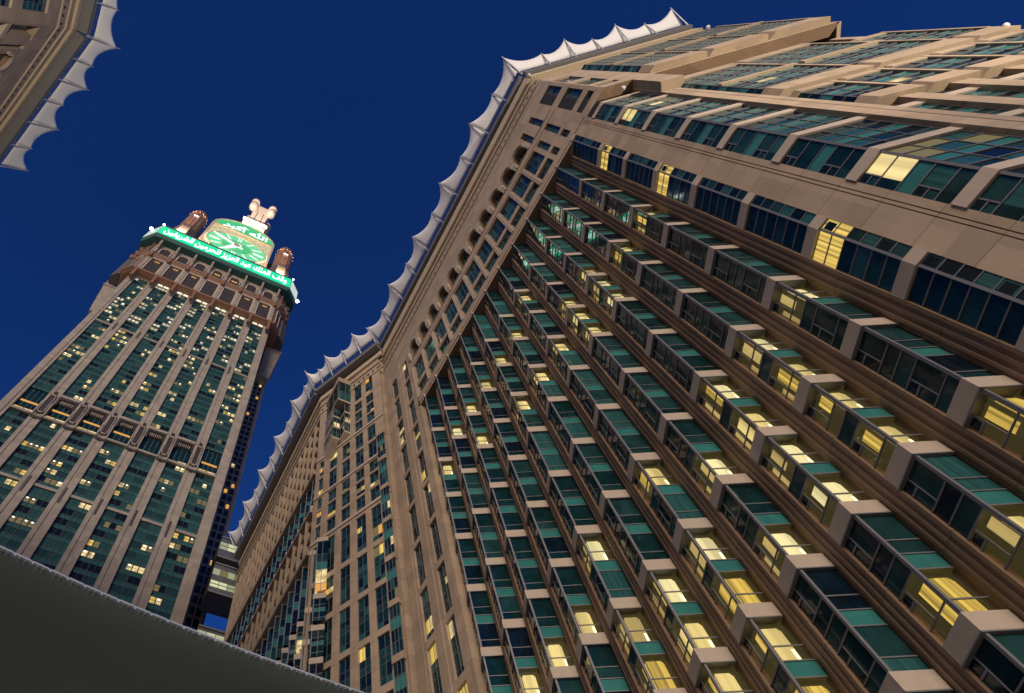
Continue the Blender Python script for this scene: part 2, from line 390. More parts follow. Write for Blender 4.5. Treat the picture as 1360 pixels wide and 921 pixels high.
# ------------------------------------------------------------------ shared facade builders
def holed(mb, fr, u0, u1, z0, z1, rects, depth, mat, n=0.0, rmat=None):
    us = sorted({u0, u1} | {a for r in rects for a in r[:2]}); zs = sorted({z0, z1} | {a for r in rects for a in r[2:4]})
    us = [a for a in us if u0 <= a <= u1]; zs = [a for a in zs if z0 <= a <= z1]
    for i in range(len(us) - 1):
        run = None
        for j in range(len(zs) - 1):
            uc, zc = (us[i] + us[i + 1]) / 2, (zs[j] + zs[j + 1]) / 2
            inside = any(r[0] < uc < r[1] and r[2] < zc < r[3] for r in rects)
            if inside:
                if run is not None: mb.quad(fr, us[i], us[i + 1], run, zs[j], n, mat); run = None
            elif run is None: run = zs[j]
        if run is not None: mb.quad(fr, us[i], us[i + 1], run, zs[-1], n, mat)
    rm = rmat or mat
    for a, b, c, d in rects:
        for p in ([(a, c), (a, d)], [(b, c), (b, d)], [(a, c), (b, c)], [(a, d), (b, d)]):
            (x1, y1), (x2, y2) = p
            mb.face([fr.P(x1, y1, n), fr.P(x2, y2, n), fr.P(x2, y2, n - depth), fr.P(x1, y1, n - depth)], rm)
def window(root, fr, u0, u1, z0, z1, n, nx, zf, r, lit=0.12, name='window', warm=None, bar=.05, spans=(), parent=None, mb=None, bias=None):
    """one window: panes and bars in one mesh; zf = list of transom fractions from the bottom"""
    m_ = mb or MB(); zz = [z0] + [z0 + (z1 - z0) * f for f in zf] + [z1]
    for j in range(len(zz) - 1):
        rowlit = r.random() < lit
        for i in range(nx):
            a, b = u0 + (u1 - u0) * i / nx, u0 + (u1 - u0) * (i + 1) / nx
            if j in spans: mt = G_SPAN if bias != 'dark' else G_TEAL
            elif rowlit and r.random() < .75: mt = r.choice(warm or [L_WARM, L_STRIPE, L_OLIVE])
            else: mt = r.choice([G_DARK, G_DARK, G_TEAL, G_DEEP, G_CURT] if bias != 'teal' else [G_TEAL, G_CURT, G_DARK, G_CURT])
            m_.quad(fr, a, b, zz[j], zz[j + 1], n, mt)
    for i in range(nx + 1):
        a = u0 + (u1 - u0) * i / nx; m_.box(fr, a - bar / 2, a + bar / 2, z0, z1, n + .005, n + .06, BAR)
    for z in zz: m_.box(fr, u0, u1, z - bar / 2, z + bar / 2, n + .007, n + .055, BAR)
    if mb: return None
    return m_.build(name, parent or root)
def cornice(root, fr, u0, u1, zg=118.7, over=1.2, name='cornice', top=127.0):
    c = MB()
    c.box(fr, u0, u1, zg - .35, zg + .15, 0, .22, CREAM); c.box(fr, u0, u1, zg + 2.75, zg + 3.2, 0, .30, CREAM)
    c.box(fr, u0, u1, zg + 5.2, top, 0, .50, CREAM)
    c.box(fr, u0, u1, top + .02, top + .5, 0, .22, DARKV)
    c.box(fr, u0, u1, top + .5, top + 1.7, -.5, over, SLAB)
    c.box(fr, u0, u1, top + 1.7, top + 1.95, over - .5, over + .12, GREYM)
    u = u0 + .4
    while u < u1 - .5:
        c.box(fr, u, u + .42, zg + .55, zg + 1.5, -.1, .055, LOUV); u += 1.35
    c.build(name, root)
    l = MB(); l.box(fr, u0, u1, zg + .17, zg + .25, .02, .16, L_GOLD); l.box(fr, u0, u1, zg + 3.22, zg + 3.30, .02, .22, L_GOLD)
    l.build('light_strip', root)
MEM = plain('membrane_fabric', (0.82, 0.81, 0.79), 0.6, noise=0.04, scale=0.5)
def canopy(root, fr, pts, zs, p, longs=0, lamp=True, il=(3.2, 6.4), ish=(1.9, 5.4), end=True):
    tips = []
    for i, u in enumerate(pts):
        lg = (i % 2 == longs); dn, dz = il if lg else ish
        ut = u; skip = False
        if isinstance(u, tuple): u, ut = u[:2]; skip = len(pts[i]) > 2
        pts[i] = u
        tips.append((ut, p + dn, zs + dz))
        if skip: continue
        mm = MB(); b = fr.P(u, zs + .15, p - .05)
        mm.tube(b, fr.P(ut, zs + dz + .25, p + dn + .12), .15, .09, MAST, 8)
        mm.box(fr, u - .16, u + .16, zs - .05, zs + .75, p - .5, p + .08, MAST)
        mm.tube(fr.P(u, zs + 2.6, p - .35), fr.P((u + ut) / 2, zs + dz * .55, p + dn * .5), .05, .05, MAST, 6)
        mm.build('mast', root)
    r_ = MB()
    for dz in (.9, 2.0): r_.tube(fr.P(pts[0], zs + dz, p - .12), fr.P(pts[-1], zs + dz, p - .12), .045, .045, GREYM, 6)
    u = min(pts[0], pts[-1])
    while u < max(pts[0], pts[-1]): r_.box(fr, u, u + .06, zs, zs + 2.05, p - .2, p - .14, GREYM); u += 1.75
    r_.build('guard_rail', root)
    bu = pts
    for ti, (a, b) in enumerate(zip(tips, tips[1:])):
        v = []; NI, NJ = 10, 6
        for i in range(NI + 1):
            t = i / NI; s_ = 4 * t * (1 - t)
            u = a[0] + (b[0] - a[0]) * t; n = a[1] + (b[1] - a[1]) * t - .95 * s_; z = a[2] + (b[2] - a[2]) * t - .55 * s_
            iu, inn, iz = bu[ti] + (bu[ti + 1] - bu[ti]) * t, p + .1, zs + 2.3
            for j in range(NJ + 1):
                q = j / NJ; k = 4 * q * (1 - q)
                v.append(fr.P(iu + (u - iu) * q, iz + (z - iz) * q + .35 * k * (1 - s_), inn + (n - inn) * q + .25 * k))
        f = [(i * (NJ + 1) + j, (i + 1) * (NJ + 1) + j, (i + 1) * (NJ + 1) + j + 1, i * (NJ + 1) + j + 1) for i in range(NI) for j in range(NJ)]
        mm = MB(); mm.mesh(v, f, MEM); o = mm.build('canopy_membrane', root, smooth=True)
        md = o.modifiers.new('thick', 'SOLIDIFY'); md.thickness = .05
CAM = plain('camera_white', (0.7, 0.7, 0.7), 0.3)
def dome(root, p, r=.3, name='dome_camera'):
    m_ = MB(); c = (p[0], p[1], p[2])
    m_.lathe(c, [(0, -r), (r * .7, -r * .75), (r, -.1 * r), (r, .25 * r), (r * .8, .5 * r), (0, .5 * r)], 14, CAM)
    m_.box(FR(c, az=0), -.06, .06, r * .45, r * 1.4, -.06, .06, MAST)
    return m_.build(name, root, smooth=True)

# ------------------------------------------------------------------ main hotel, face F (looks to -x)
rr = random.Random(11)
wall.box(fF, 42.45, 43.94, 0, 90, -2.2, 0.0, STONE)
for (a, b) in ((43.95, 45.85), (48.35, 50.3)):
    pass
cols = [(44.02, 45.85), (48.35, 50.35)]
rects = []
lv = CAPS + [86.4, 94.0, 101.6, 109.2]
for a, b in cols:
    for z0, z1 in zip(lv, lv[1:]):
        if z1 > 112: break
        rects.append((a, b, z0, min(z1 - .93, 112)))
holed(wall, fF, 43.95, 52.6, 0, 112.9, rects, .35, STONE)
for a, b, z0, z1 in rects:
    if seen([(XF, a, z0), (XF, b, z1)]): window(hotel, fF, a, b, z0, z1, -.34, 2, (.14, .41, .56, .71), rr, lit=.10, warm=[L_STRIPE, L_WARM], spans=(2,), bias='dark')
wall.box(fF, 46.6, 47.5, 0, 112, -.1, .10, STONE); wall.box(fF, 50.9, 52.6, 0, 112, -.1, .06, STONE)
# upper band of windows above the bays
rects = []
for i in range(11):
    y = -.25 + 3.92 * i
    rects += [(y, y + 3.05, 95.3, 101.7), (y, y + 3.05, 91.2, 94.1)]
rects += [(-4.9, -3.85, 103.7, 112.2), (-4.75, -3.7, 95.6, 102.6), (-4.7, -3.7, 91.2, 94.4),
          (-2.05, -1.0, 103.9, 111.7), (-2.05, -1.0, 95.6, 101.6), (-2.05, -1.0, 91.2, 94.4)]
holed(wall, fF, -11.0, 42.85, 112.9, 126.9, [], .4, STONE)
big = [(-10.95 + .55, -7.28, 104.7, 111.8), (-10.4, -7.28, 95.2, 101.9), (-10.4, -7.28, 90.9, 93.2)]
holed(wall, fF, -11.0, 42.85, 88.4, 104.4, [r for r in rects if r[3] < 104] + big[1:] , .42, STONE)
holed(wall, fF, -11.0, -.6, 104.4, 112.9, [(-4.9, -3.85, 104.4, 112.2), (-2.05, -1.0, 104.4, 111.7), (-10.4, -7.28, 104.7, 111.8)], .42, STONE)
for r in rects + big:
    z0 = r[2]
    window(hotel, fF, r[0], r[1], r[2], r[3], -.40, 3 if r[1] - r[0] > 2 else 2, (.33, .66) if r[3] - r[2] > 4 else (.5,), rr, lit=.0, bias='teal')
wall.quad(fF, 42.85, 43.95, 90, 112.9, .0, STONE)
wall.box(fF, 42.85, 52.6, 112.9, 126.9, -.5, 0, STONE)
trim = MB()
for i in range(12):
    y = -.25 + 3.92 * i - .62
    if i == 0: continue
    for d in (0, .30): trim.box(fF, y + d, y + d + .17, 90.9, 101.9, 0, .14, STONE_L)
for z in (89.1, 102.25, 104.2): trim.box(fF, -6.9, 42.6, z, z + .14, 0, .09, STONE)
trim.build('window_trim', hotel)
# arches
for i in range(11):
    y0 = -.6 + 3.92 * i; y1 = y0 + 3.92 if i < 10 else 42.85; uc = y0 + 2.05; R_ = 1.42; zs_ = 107.2
    am = MB(); N = 12
    arc = [(uc - R_ * cos(pi * t / N), zs_ + R_ * 1.45 * sin(pi * t / N) ** .8) for t in range(N + 1)]
    path = [(uc - R_, 104.5)] + arc + [(uc + R_, 104.5)]
    am.quad(fF, y0, uc - R_, 104.4, 112.9, 0, STONE); am.quad(fF, uc + R_, y1, 104.4, 112.9, 0, STONE)
    for (a, b), (c, d) in zip(arc, arc[1:]): am.face([fF.P(a, b, 0), fF.P(c, d, 0), fF.P(c, 112.9, 0), fF.P(a, 112.9, 0)], STONE)
    for (a, b), (c, d) in zip(path, path[1:]): am.face([fF.P(a, b, 0), fF.P(c, d, 0), fF.P(c, d, -.7), fF.P(a, b, -.7)], STONE_B)
    # stepped, lobed hood in front of the opening
    for s_, (k0, k1, n0) in enumerate(((1.30, 1.46, .30), (1.12, 1.26, .55), (.96, 1.09, .36))):
        NN = 14
        for t in range(NN):
            a0, a1 = pi * t / NN, pi * (t + .72) / NN
            pr = [(uc - R_ * k * cos(a), zs_ + R_ * k * 1.40 * max(sin(a), 0.0) ** .8) for a in (a0, a1) for k in (k0, k1)]
            v = [fF.P(q[0], q[1], n) for n in (0.0, n0) for q in (pr[0], pr[1], pr[3], pr[2])]
            am.mesh(v, [(0, 1, 2, 3), (4, 7, 6, 5), (0, 4, 5, 1), (1, 5, 6, 2), (2, 6, 7, 3), (3, 7, 4, 0)], STONE_L if s_ != 2 else STONE)
    for sg in (-1, 1):
        u = uc + sg * R_ * 1.22
        am.prism([(XF - .5, u - .22), (XF, u - .28), (XF, u + .28), (XF - .5, u + .22)], 105.4, 107.3, STONE_L, top=None)
        am.prism([(XF - .12, u - .12), (XF, u - .14), (XF, u + .14), (XF - .12, u + .12)], 104.5, 105.4, STONE_L, top=[(XF - .45, u - .22), (XF, u - .26), (XF, u + .26), (XF - .45, u + .22)])
    o = am.build('arch_hood', hotel)
    gm = MB(); gm.quad(fF, uc - R_, uc + R_, 104.5, 109.8, -.68, G_TEAL)
    for u in (uc - .5, uc + .5): gm.box(fF, u - .04, u + .04, 104.5, 109.8, -.68, -.62, BAR)
    gm.build('arched_window', o)
# wide flat pier with its double groove, corner bay
wall.box(fF, -6.2, -4.45, 0, 88.4, -2.0, .0, STONE); wall.box(fF, -6.45, -6.27, 0, 88.4, -2.0, .0, STONE)
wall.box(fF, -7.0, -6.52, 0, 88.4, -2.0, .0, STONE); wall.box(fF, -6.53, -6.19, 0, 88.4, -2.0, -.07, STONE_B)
vj = MB()
# column between the wide pier and the bays: flat upper panes and angled lower panes
lvz = CAPS + [86.4]
fa2 = FR((XF, TIP0 - 2 * PIT, 0), u=CA); fa2.n = (-cos(AL), sin(AL))
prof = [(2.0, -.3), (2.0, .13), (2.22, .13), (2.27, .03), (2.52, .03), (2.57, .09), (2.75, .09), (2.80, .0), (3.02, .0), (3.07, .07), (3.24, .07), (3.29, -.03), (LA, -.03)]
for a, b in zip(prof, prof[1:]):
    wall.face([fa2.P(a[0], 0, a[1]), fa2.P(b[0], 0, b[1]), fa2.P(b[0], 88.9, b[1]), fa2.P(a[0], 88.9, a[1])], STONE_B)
yt = TIP0 - 2 * PIT
def near2(a, b): return min(range(len(lvz) - 1), key=lambda i: math.hypot(proj((XF, -3.9, (lvz[i] + lvz[i + 1]) / 2 ))[0] - a, proj((XF, -3.9, (lvz[i] + lvz[i + 1]) / 2))[1] - b))
LITC2 = {near2(1125, 335), near2(905, 250), near2(815, 208)}
for i, (z0, z1) in enumerate(zip(lvz, lvz[1:] + [88.4])):
    if i == len(lvz) - 1: break
    zt = z1 - .93 if i < len(lvz) - 2 else 88.3
    if not seen([(XF, yt, z0), (XF, yt, zt)], 60): continue
    r = random.Random(i * 5 + 2); litk = i in LITC2 ; m_ = MB(); us = [-4.44, yt - .02]
    n5 = 6; st = [r.choice([G_DARK, G_TEAL, G_DEEP, G_CURT, G_DARK]) for _ in range(n5)]; st[2] = G_CURT
    if litk: st[n5 - 1] = L_STRIPE; st[n5 - 2] = L_STRIPE
    for j in range(n5):
        a, b = z0 + (zt - z0) * j / n5, z0 + (zt - z0) * (j + 1) / n5
        m_.quad(fF, us[0], us[1], a, b, -.06, st[j]); m_.quad(fa2, 0.0, 2.0, a, b, -.07, st[j] if litk else (G_DARK if j != 2 else G_TEAL))
        m_.box(fF, us[0], us[1], b - .035, b + .035, -.07, -.01, BAR); m_.box(fa2, .05, 2.0, b - .035, b + .035, -.08, -.01, BAR)
        if j in (1, 5): m_.quad(fF, us[0] + .12, us[1] - .12, a + .2, b - .15, -.05, G_DEEP)
    m_.box(fF, yt - .10, yt + .06, z0, zt, -.1, .02, BAR)
    o = m_.build('bay_window', hotel)
    c = MB(); c.prism([(XF - .12, -4.45), (XF - .12, yt + .06), fa2.P(2.1, 0, .12)[:2], fa2.P(2.1, 0, -.3)[:2], (XF + .5, -4.45)], zt, zt + .93, STONE_L)
    c.build('stone_cap', o)
# corner column: glass on face F and on face D
DD = (sin(radians(129.6)), cos(radians(129.6)))
fD = FR((XF, -9.05, 0), u=DD); fD.n = (DD[1], -DD[0])      # outward: towards the camera side
for i, (z0, z1) in enumerate(zip(lvz, lvz[1:])):
    zt = z1 - .93
    if not seen([(XF, -9, z0), (XF, -7, z1), fD.P(4.8, z1)], 60): continue
    r = random.Random(i * 9 + 4); lit = i in (4, 9); m_ = MB(); n5 = 5
    fr_ = [0, .17, .40, .57, .80, 1.0]; fr_ = fr_[:]
    for j in range(5):
        a, b = z0 + (zt - z0) * fr_[j], z0 + (zt - z0) * fr_[j + 1]
        up_ = j >= 3
        mt = G_SPAN if j == 2 else (L_ROOM if (lit and up_) else r.choice([G_DARK, G_CURT, G_TEAL, G_TEAL]))
        m_.quad(fF, -9.0, -7.62, a, b, -.09, mt); m_.quad(fF, -7.62, -7.02, a, b, -.09, r.choice([G_DARK, G_TEAL]) if j != 2 else G_SPAN)
        m_.box(fF, -9.0, -7.0, b - .035, b + .035, -.1, -.02, BAR)
        if j in (1, 4):
            m_.box(fF, -7.66, -7.58, a, b, -.1, -.02, BAR); m_.quad(fF, -7.45, -7.12, (a + b) / 2 + .1, b - .12, -.075, G_DEEP)
            m_.box(fF, -7.62, -7.02, (a + b) / 2 - .04, (a + b) / 2 + .04, -.1, -.02, BAR)
        for q in range(3):
            s0, s1 = .08 + 1.56 * q, .08 + 1.56 * (q + 1)
            m_.quad(fD, s0, s1, a, b, -.09, G_SPAN if j == 2 else (r.choice([L_OLIVE, L_WARM, G_CURT]) if lit and up_ else r.choice([G_TEAL, G_DARK, G_CURT, G_DEEP])))
        m_.box(fD, .05, 4.76, b - .04, b + .04, -.1, -.01, BAR)
    for q in range(4): m_.box(fD, .05 + 1.56 * q, .11 + 1.56 * q, z0, zt, -.1, -.01, BAR)
    m_.box(fF, -9.12, -8.95, z0, zt, -.14, .02, BAR)
    o = m_.build('bay_window', hotel)
    c = MB(); oo = .12
    c.prism([(XF - oo, -7.0), (XF + .5, -7.0), fD.P(4.8, 0, -.4)[:2], fD.P(4.8, 0, oo)[:2], (XF - oo, -9.05 - oo * .62)], zt, zt + .93, STONE_L)
    c.build('stone_cap', o)
# ------------------------------------------------------------------ main hotel, face D (turned away to the right)
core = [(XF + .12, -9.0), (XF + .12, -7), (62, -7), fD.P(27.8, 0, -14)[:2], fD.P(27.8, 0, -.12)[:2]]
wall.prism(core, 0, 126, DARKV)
beam = MB()
for s0, s1, zt in ((4.85, 6.95, 90), (8.85, 10.2, 50.5), (12.5, 13.9, 50.5), (16.3, 17.6, 50.5), (20.1, 21.4, 50.5), (24, 25.4, 50.5)):
    k = (s1 - s0)
    beam.box(fD, s0, s0 + k * .56, 0, zt, -.3, .34, STONE); beam.box(fD, s0 + k * .56, s0 + k * .66, 0, zt, -.3, .16, STONE_B)
    beam.box(fD, s0 + k * .66, s1, 0, zt, -.3, .30, STONE)
beam.box(fD, 27.0, 27.95, 0, 84, -8, .35, STONE)
beam.build('wing_pier', hotel)
def curtain(mb, fr, u0, u1, z0, z1, n, dz, du, r, lit=.06):
    nz = max(1, round((z1 - z0) / dz)); nu = max(1, round((u1 - u0) / du))
    for j in range(nz):
        a, b = z0 + (z1 - z0) * j / nz, z0 + (z1 - z0) * (j + 1) / nz
        row = G_SPAN if j % 3 == 2 else None
        for i in range(nu):
            c, d = u0 + (u1 - u0) * i / nu, u0 + (u1 - u0) * (i + 1) / nu
            mt = row or (r.choice([L_WARM, L_OLIVE]) if r.random() < lit else r.choice([G_DARK, G_DEEP, G_TEAL, G_CURT, G_DARK]))
            mb.quad(fr, c, d, a, b, n, mt)
        mb.box(fr, u0, u1, b - .032, b + .032, n + .004, n + .08, BAR)
    for i in range(nu + 1):
        c = u0 + (u1 - u0) * i / nu; mb.box(fr, c - .025, c + .025, z0, z1, n + .006, n + .06, BAR)
# recessed glass between the beams, low down
for s0, s1 in ((6.97, 8.85), (10.2, 12.5), (13.9, 16.3), (17.6, 20.1), (21.4, 24), (25.4, 27)):
    for i, (z0, z1) in enumerate(zip(lvz, lvz[1:])):
        if z1 > 50: break
        if not seen([fD.P(s0, z0), fD.P(s1, z1)]): continue
        m_ = MB(); curtain(m_, fD, s0, s1, z0, z1 - .93, -.09, 1.2, 1.3, rr, .05); o = m_.build('wing_window', hotel)
        c = MB(); c.box(fD, s0, s1, z1 - .93, z1, -.2, .12, STONE_L); c.build('stone_cap', o)
def wing_box(s0, s1, zc, zb, zt, n0, n1, cap2=0.0, lit=.05):
    """projecting glazed bay with a tall stone foot; its short side looks along face F"""
    m_ = MB(); a = fD.P(s0, 0, n0); t = (n1 - n0) / .77
    b = (a[0], a[1] - t); p0 = fD.P(s0 + t * .637, 0, n1)
    fs = FR((a[0], a[1], 0), u=(0, -1)); fs.n = (-1, 0)
    wd = fD.P(s1, 0, n1)
    sB = s0 + t * .637
    curtain(m_, fD, sB + .02, s1 - .35, zb, zt, n1 - .06, 1.25, 1.7, rr, lit)
    curtain(m_, fs, 0.0, t - .02, zb, zt, -.05, 1.25, t, rr, lit * 2)
    o = m_.build('wing_bay', hotel)
    c = MB(); e = .10
    poly = [(a[0] - e, a[1]), (b[0] - e, b[1] - e), fD.P(s1, 0, n1 + e)[:2], fD.P(s1, 0, n0 - .2)[:2], fD.P(s0, 0, n0 - .2)[:2]]
    c.prism(poly, zc, zb, STONE)
    c.prism([fD.P(s1 - .35, 0, n1 + .14)[:2], fD.P(s1, 0, n1 + .14)[:2], fD.P(s1, 0, n0 - .1)[:2], fD.P(s1 - .35, 0, n0 - .1)[:2]], zb, zt + cap2, STONE)
    if cap2: c.prism(poly, zt, zt + cap2, STONE)
    if zt - zb > 12:
        for zz in (zb + (zt - zb) * .42,): c.box(fD, sB, s1, zz, zz + .9, n1 - .3, n1 + .22, STONE)
    c.build('stone_foot', o)
for s0 in (7.1, 11.0, 14.9, 18.8, 22.7): wing_box(s0, s0 + 3.7, 50.3, 52.4, 59.2, 0, .55, 1.0)
for s0 in (7.1, 15.7): wing_box(s0, s0 + 8.4, 61.6, 64.4, 82.4, 0, .6, 2.2)
wing_box(24.2, 28.0, 61.6, 64.4, 76.0, 0, .6, 1.2)
# upper block, further out
fU = FR((XF, -11.0, 0), u=DD); fU.n = fD.n
ub = MB()
holed(ub, fU, 0, 30.0, 88.4, 126.9, [(.35, 3.2, 104.7, 111.8), (.35, 3.2, 95.2, 101.9), (.35, 3.2, 90.9, 93.2)], .3, STONE)
ub.face([fF.P(-11, 88.4, 0), fF.P(-9.05, 88.4, 0), fD.P(30, 88.4, 0), fU.P(30, 88.4, 0)], STONE_B)
ub.box(fU, 29.7, 30.2, 88.4, 126.9, -12, .0, STONE)
ub.prism([fU.P(3.7, 0, .01)[:2], fU.P(6.4, 0, .01)[:2], fU.P(6.4, 0, -1.7)[:2], fU.P(3.7, 0, -1.7)[:2]], 80.2, 88.4, STONE)
ub.build('upper_block', hotel)
for z0, z1 in ((104.7, 111.8), (95.2, 101.9), (90.9, 93.2)): window(hotel, fU, .35, 3.2, z0, z1, -.28, 3, (.33, .66) if z1 - z0 > 3 else (.5,), rr, lit=0, bias='teal')
def upper_box(s0, s1, zc, zb, zt, pr=.7):
    m_ = MB(); a = fU.P(s0, 0, 0); t = pr / .77
    fs = FR((a[0], a[1], 0), u=(0, -1)); fs.n = (-1, 0); sB = s0 + t * .637
    curtain(m_, fU, sB, s1 - .4, zb, zt, pr - .05, 1.2, 1.6, rr, .02); curtain(m_, fs, 0, t, zb, zt, -.05, 1.2, t, rr, .0)
    o = m_.build('wing_bay', hotel); c = MB()
    c.box(fU, sB, s1, 103.5, 104.4, pr - .3, pr + .22, STONE); poly = [(a[0] - .1, a[1]), (a[0] - .1, a[1] - t - .1), fU.P(s1, 0, pr + .1)[:2], fU.P(s1, 0, -.1)[:2], fU.P(s0, 0, -.1)[:2]]
    c.prism(poly, zc, zb, STONE); c.prism([fU.P(s1 - .4, 0, pr + .14)[:2], fU.P(s1, 0, pr + .14)[:2], fU.P(s1, 0, -.1)[:2], fU.P(s1 - .4, 0, -.1)[:2]], zb, zt, STONE)
    c.build('stone_foot', o)
for s0 in (6.6, 14.4, 22.2): upper_box(s0, s0 + 7.4, 89.5, 93.2, 116.2)
cornice(hotel, fF, -11.0, 52.6); cornice(hotel, fU, 0.02, 31.2)
fFc = fF
canopy(hotel, fF, [(-11.56, -13.07), -6.1, .65, 7.2, 14.0, 20.3, 27.0, 33.0, 39.4, 45.6, 51.5], 128.6, 1.2, longs=0)
canopy(hotel, fU, [(-.56, -2.07, 0), 5.2, 10.2, 15.2, 20.2, 25.4, 31.0], 128.6, 1.2, longs=0)
dome(hotel, fD.P(2.5, 85.2, 1.2), .30); dome(hotel, fU.P(.2, 125.8, .7), .28); dome(hotel, fU.P(30.6, 121, .6), .36); dome(hotel, fD.P(28.0, 63, .7), .28)
wall.face([(XF, -9.05, 88.42), (XF, 42.9, 88.42), (XF + 2.2, 42.9, 88.42), (XF + 2.2, -9.05, 88.42)], STONE_B)
wall.build('stone_wall', hotel)
print('bays', nb)

# ================================================================== SECOND HOTEL BLOCK (left of the main one)
XW = 23.6; YW = 68.16
WD = (sin(radians(155.6)), cos(radians(155.6)))
wing = thing('hotel_building', (XW, 90, 0), 'narrower beige hotel block with vertical stone fins, between the clock tower and the huge hotel', 'hotel')
fL = FR((XW, 0, 0), u=(0, 1)); fL.n = (-1, 0)               # face parallel to F
fW = FR((XW, YW, 0), u=WD); fW.n = (WD[1], -WD[0])
rw = random.Random(23); ww = MB()
LE = 17.2
ww.prism([(XW + 1.3, 123.3), (XW + 1.3, YW + .6), fW.P(.8, 0, -.75)[:2], fW.P(LE, 0, -.75)[:2], (60, 60), (60, 150), (39, 141)], 0, 126, STONE)
ww.prism([(XW, 123.6), (XW + 1.35, 123.6), (39.0, 141.4), (38, 142)], 0, 126, STONE)
# face W: rows of windows between grooved piers
colsW = [(.9, 2.1), (3.5, 5.5), (6.7, 8.7), (9.95, 11.95), (13.0, 15.0)]
rows = [(111.9, 118.4), (107.6, 110.7), (104.0, 107.1), (100.5, 103.5), (94.4, 98.9), (89.1, 93.6), (85.1, 87.9), (81.25, 84.6), (77.7, 80.65),
        (68.8, 76.1), (61.2, 67.8), (53.8, 60.3), (46.4, 52.9), (39, 45.4), (31.5, 38), (24, 30.5)]
rc = []
for i, (a, b) in enumerate(colsW):
    for j, (z0, z1) in enumerate(rows):
        if j == 0 and i < 3: continue
        if i in (1, 2) and j in (1, 2, 3): continue
        if i == 0 and j < 4: continue
        rc.append((a, b, z0, z1))
holed(ww, fW, 0, LE, 0, 125.9, rc, .32, STONE, rmat=STONE_L)
gp = MB()
for a, b in ((2.2, 3.4), (5.6, 6.6), (8.8, 9.85), (12.05, 12.9)):
    top = 126 if a > 11 else (100 if a > 8 else 99)
    w_ = (b - a) / 3
    for k in range(3): gp.box(fW, a + w_ * k + .06, a + w_ * (k + 1) - .06, 0, min(top, 118.9), 0, .05 if k != 1 else .10, STONE)
gp.build('grooved_pier', wing)
for z in (99.45, 88.15, 76.75): ww.box(fW, .1, LE, z, z + .55, 0, .22, STONE_L)
nwin = 0; rest = MB()
for a, b, z0, z1 in rc:
    if not seen([fW.P(a, z0), fW.P(b, z1)], 5): continue
    nwin += 1
    tall = z1 - z0 > 5
    window(wing, fW, a, b, z0, z1, -.30, 1 if b - a < 1.2 else 2, (.16, .42, .56, .72) if tall else (.33, .66), rw, lit=.11, spans=(2,) if tall else (), warm=[L_STRIPE, L_OLIVE, L_WARM, L_ORANGE], bias='dark')
# joint column of angled bays next to the main hotel
for z0, z1 in zip(lvz[3:], lvz[4:] + [94, 101.6]):
    m_ = MB(); fj = FR(fW.P(15.55, 0, .05), az=180 - 4, side=1); fj.n = (-1, -.07)
    curtain(m_, fW, 15.5, 17.1, z0, z1 - .93, .35, 1.5, .55, rw, .06); o = m_.build('bay_window', wing)
    c = MB(); c.box(fW, 15.4, 17.15, z1 - .93, z1, -.1, .55, STONE); c.build('stone_cap', o)
# left face: fins, window rows, two belts of angled bays
pitch = 3.03; y0 = 64.35
fins = MB()
for i in range(2, 20):
    y = y0 + pitch * i
    for z0, z1 in ((97.2, 116.1), (76.0, 86.0)):
        for d in (0, 1.5):
            fins.box(fL, y + d - .11, y + d + .11, z0, z1 - (0 if d == 0 else 1.6), -1.3, (.35 if d == 0 else -.25), STONE)
for k, z in enumerate([97.0 + 3.8 * j for j in range(6)] + [75.9, 79.4, 82.9]):
    fins.box(fL, 69.0, 123.3, z, z + 1.15, -1.3, -.12, STONE_B)
fins.build('stone_fin', wing)
gl = MB()
for z0, z1 in ((97, 116.1), (76, 86)):
    gl.quad(fL, 68.5, 123.3, z0, z1, -.62, G_DARK)
for i in range(2, 20):
    for j in range(6):
        if rw.random() < .05: gl.quad(fL, y0 + pitch * i + 1.3, y0 + pitch * i + 2.6, 98.3 + 3.8 * j, 100.4 + 3.8 * j, -.6, L_ORANGE)
gl.build('window_band', wing)
belts = MB()
belts.box(fL, YW, 123.6, 116.1, 126, -1.3, .0, STONE); belts.box(fL, YW, 123.6, 96.2, 97.2, -1.3, .45, STONE)
belts.box(fL, YW, 123.6, 85.4, 86.2, -1.3, .5, STONE); belts.box(fL, YW, 123.6, 75.2, 76.1, -1.3, .45, STONE)
belts.build('stone_belt', wing)
SB = .72
sides_ = []
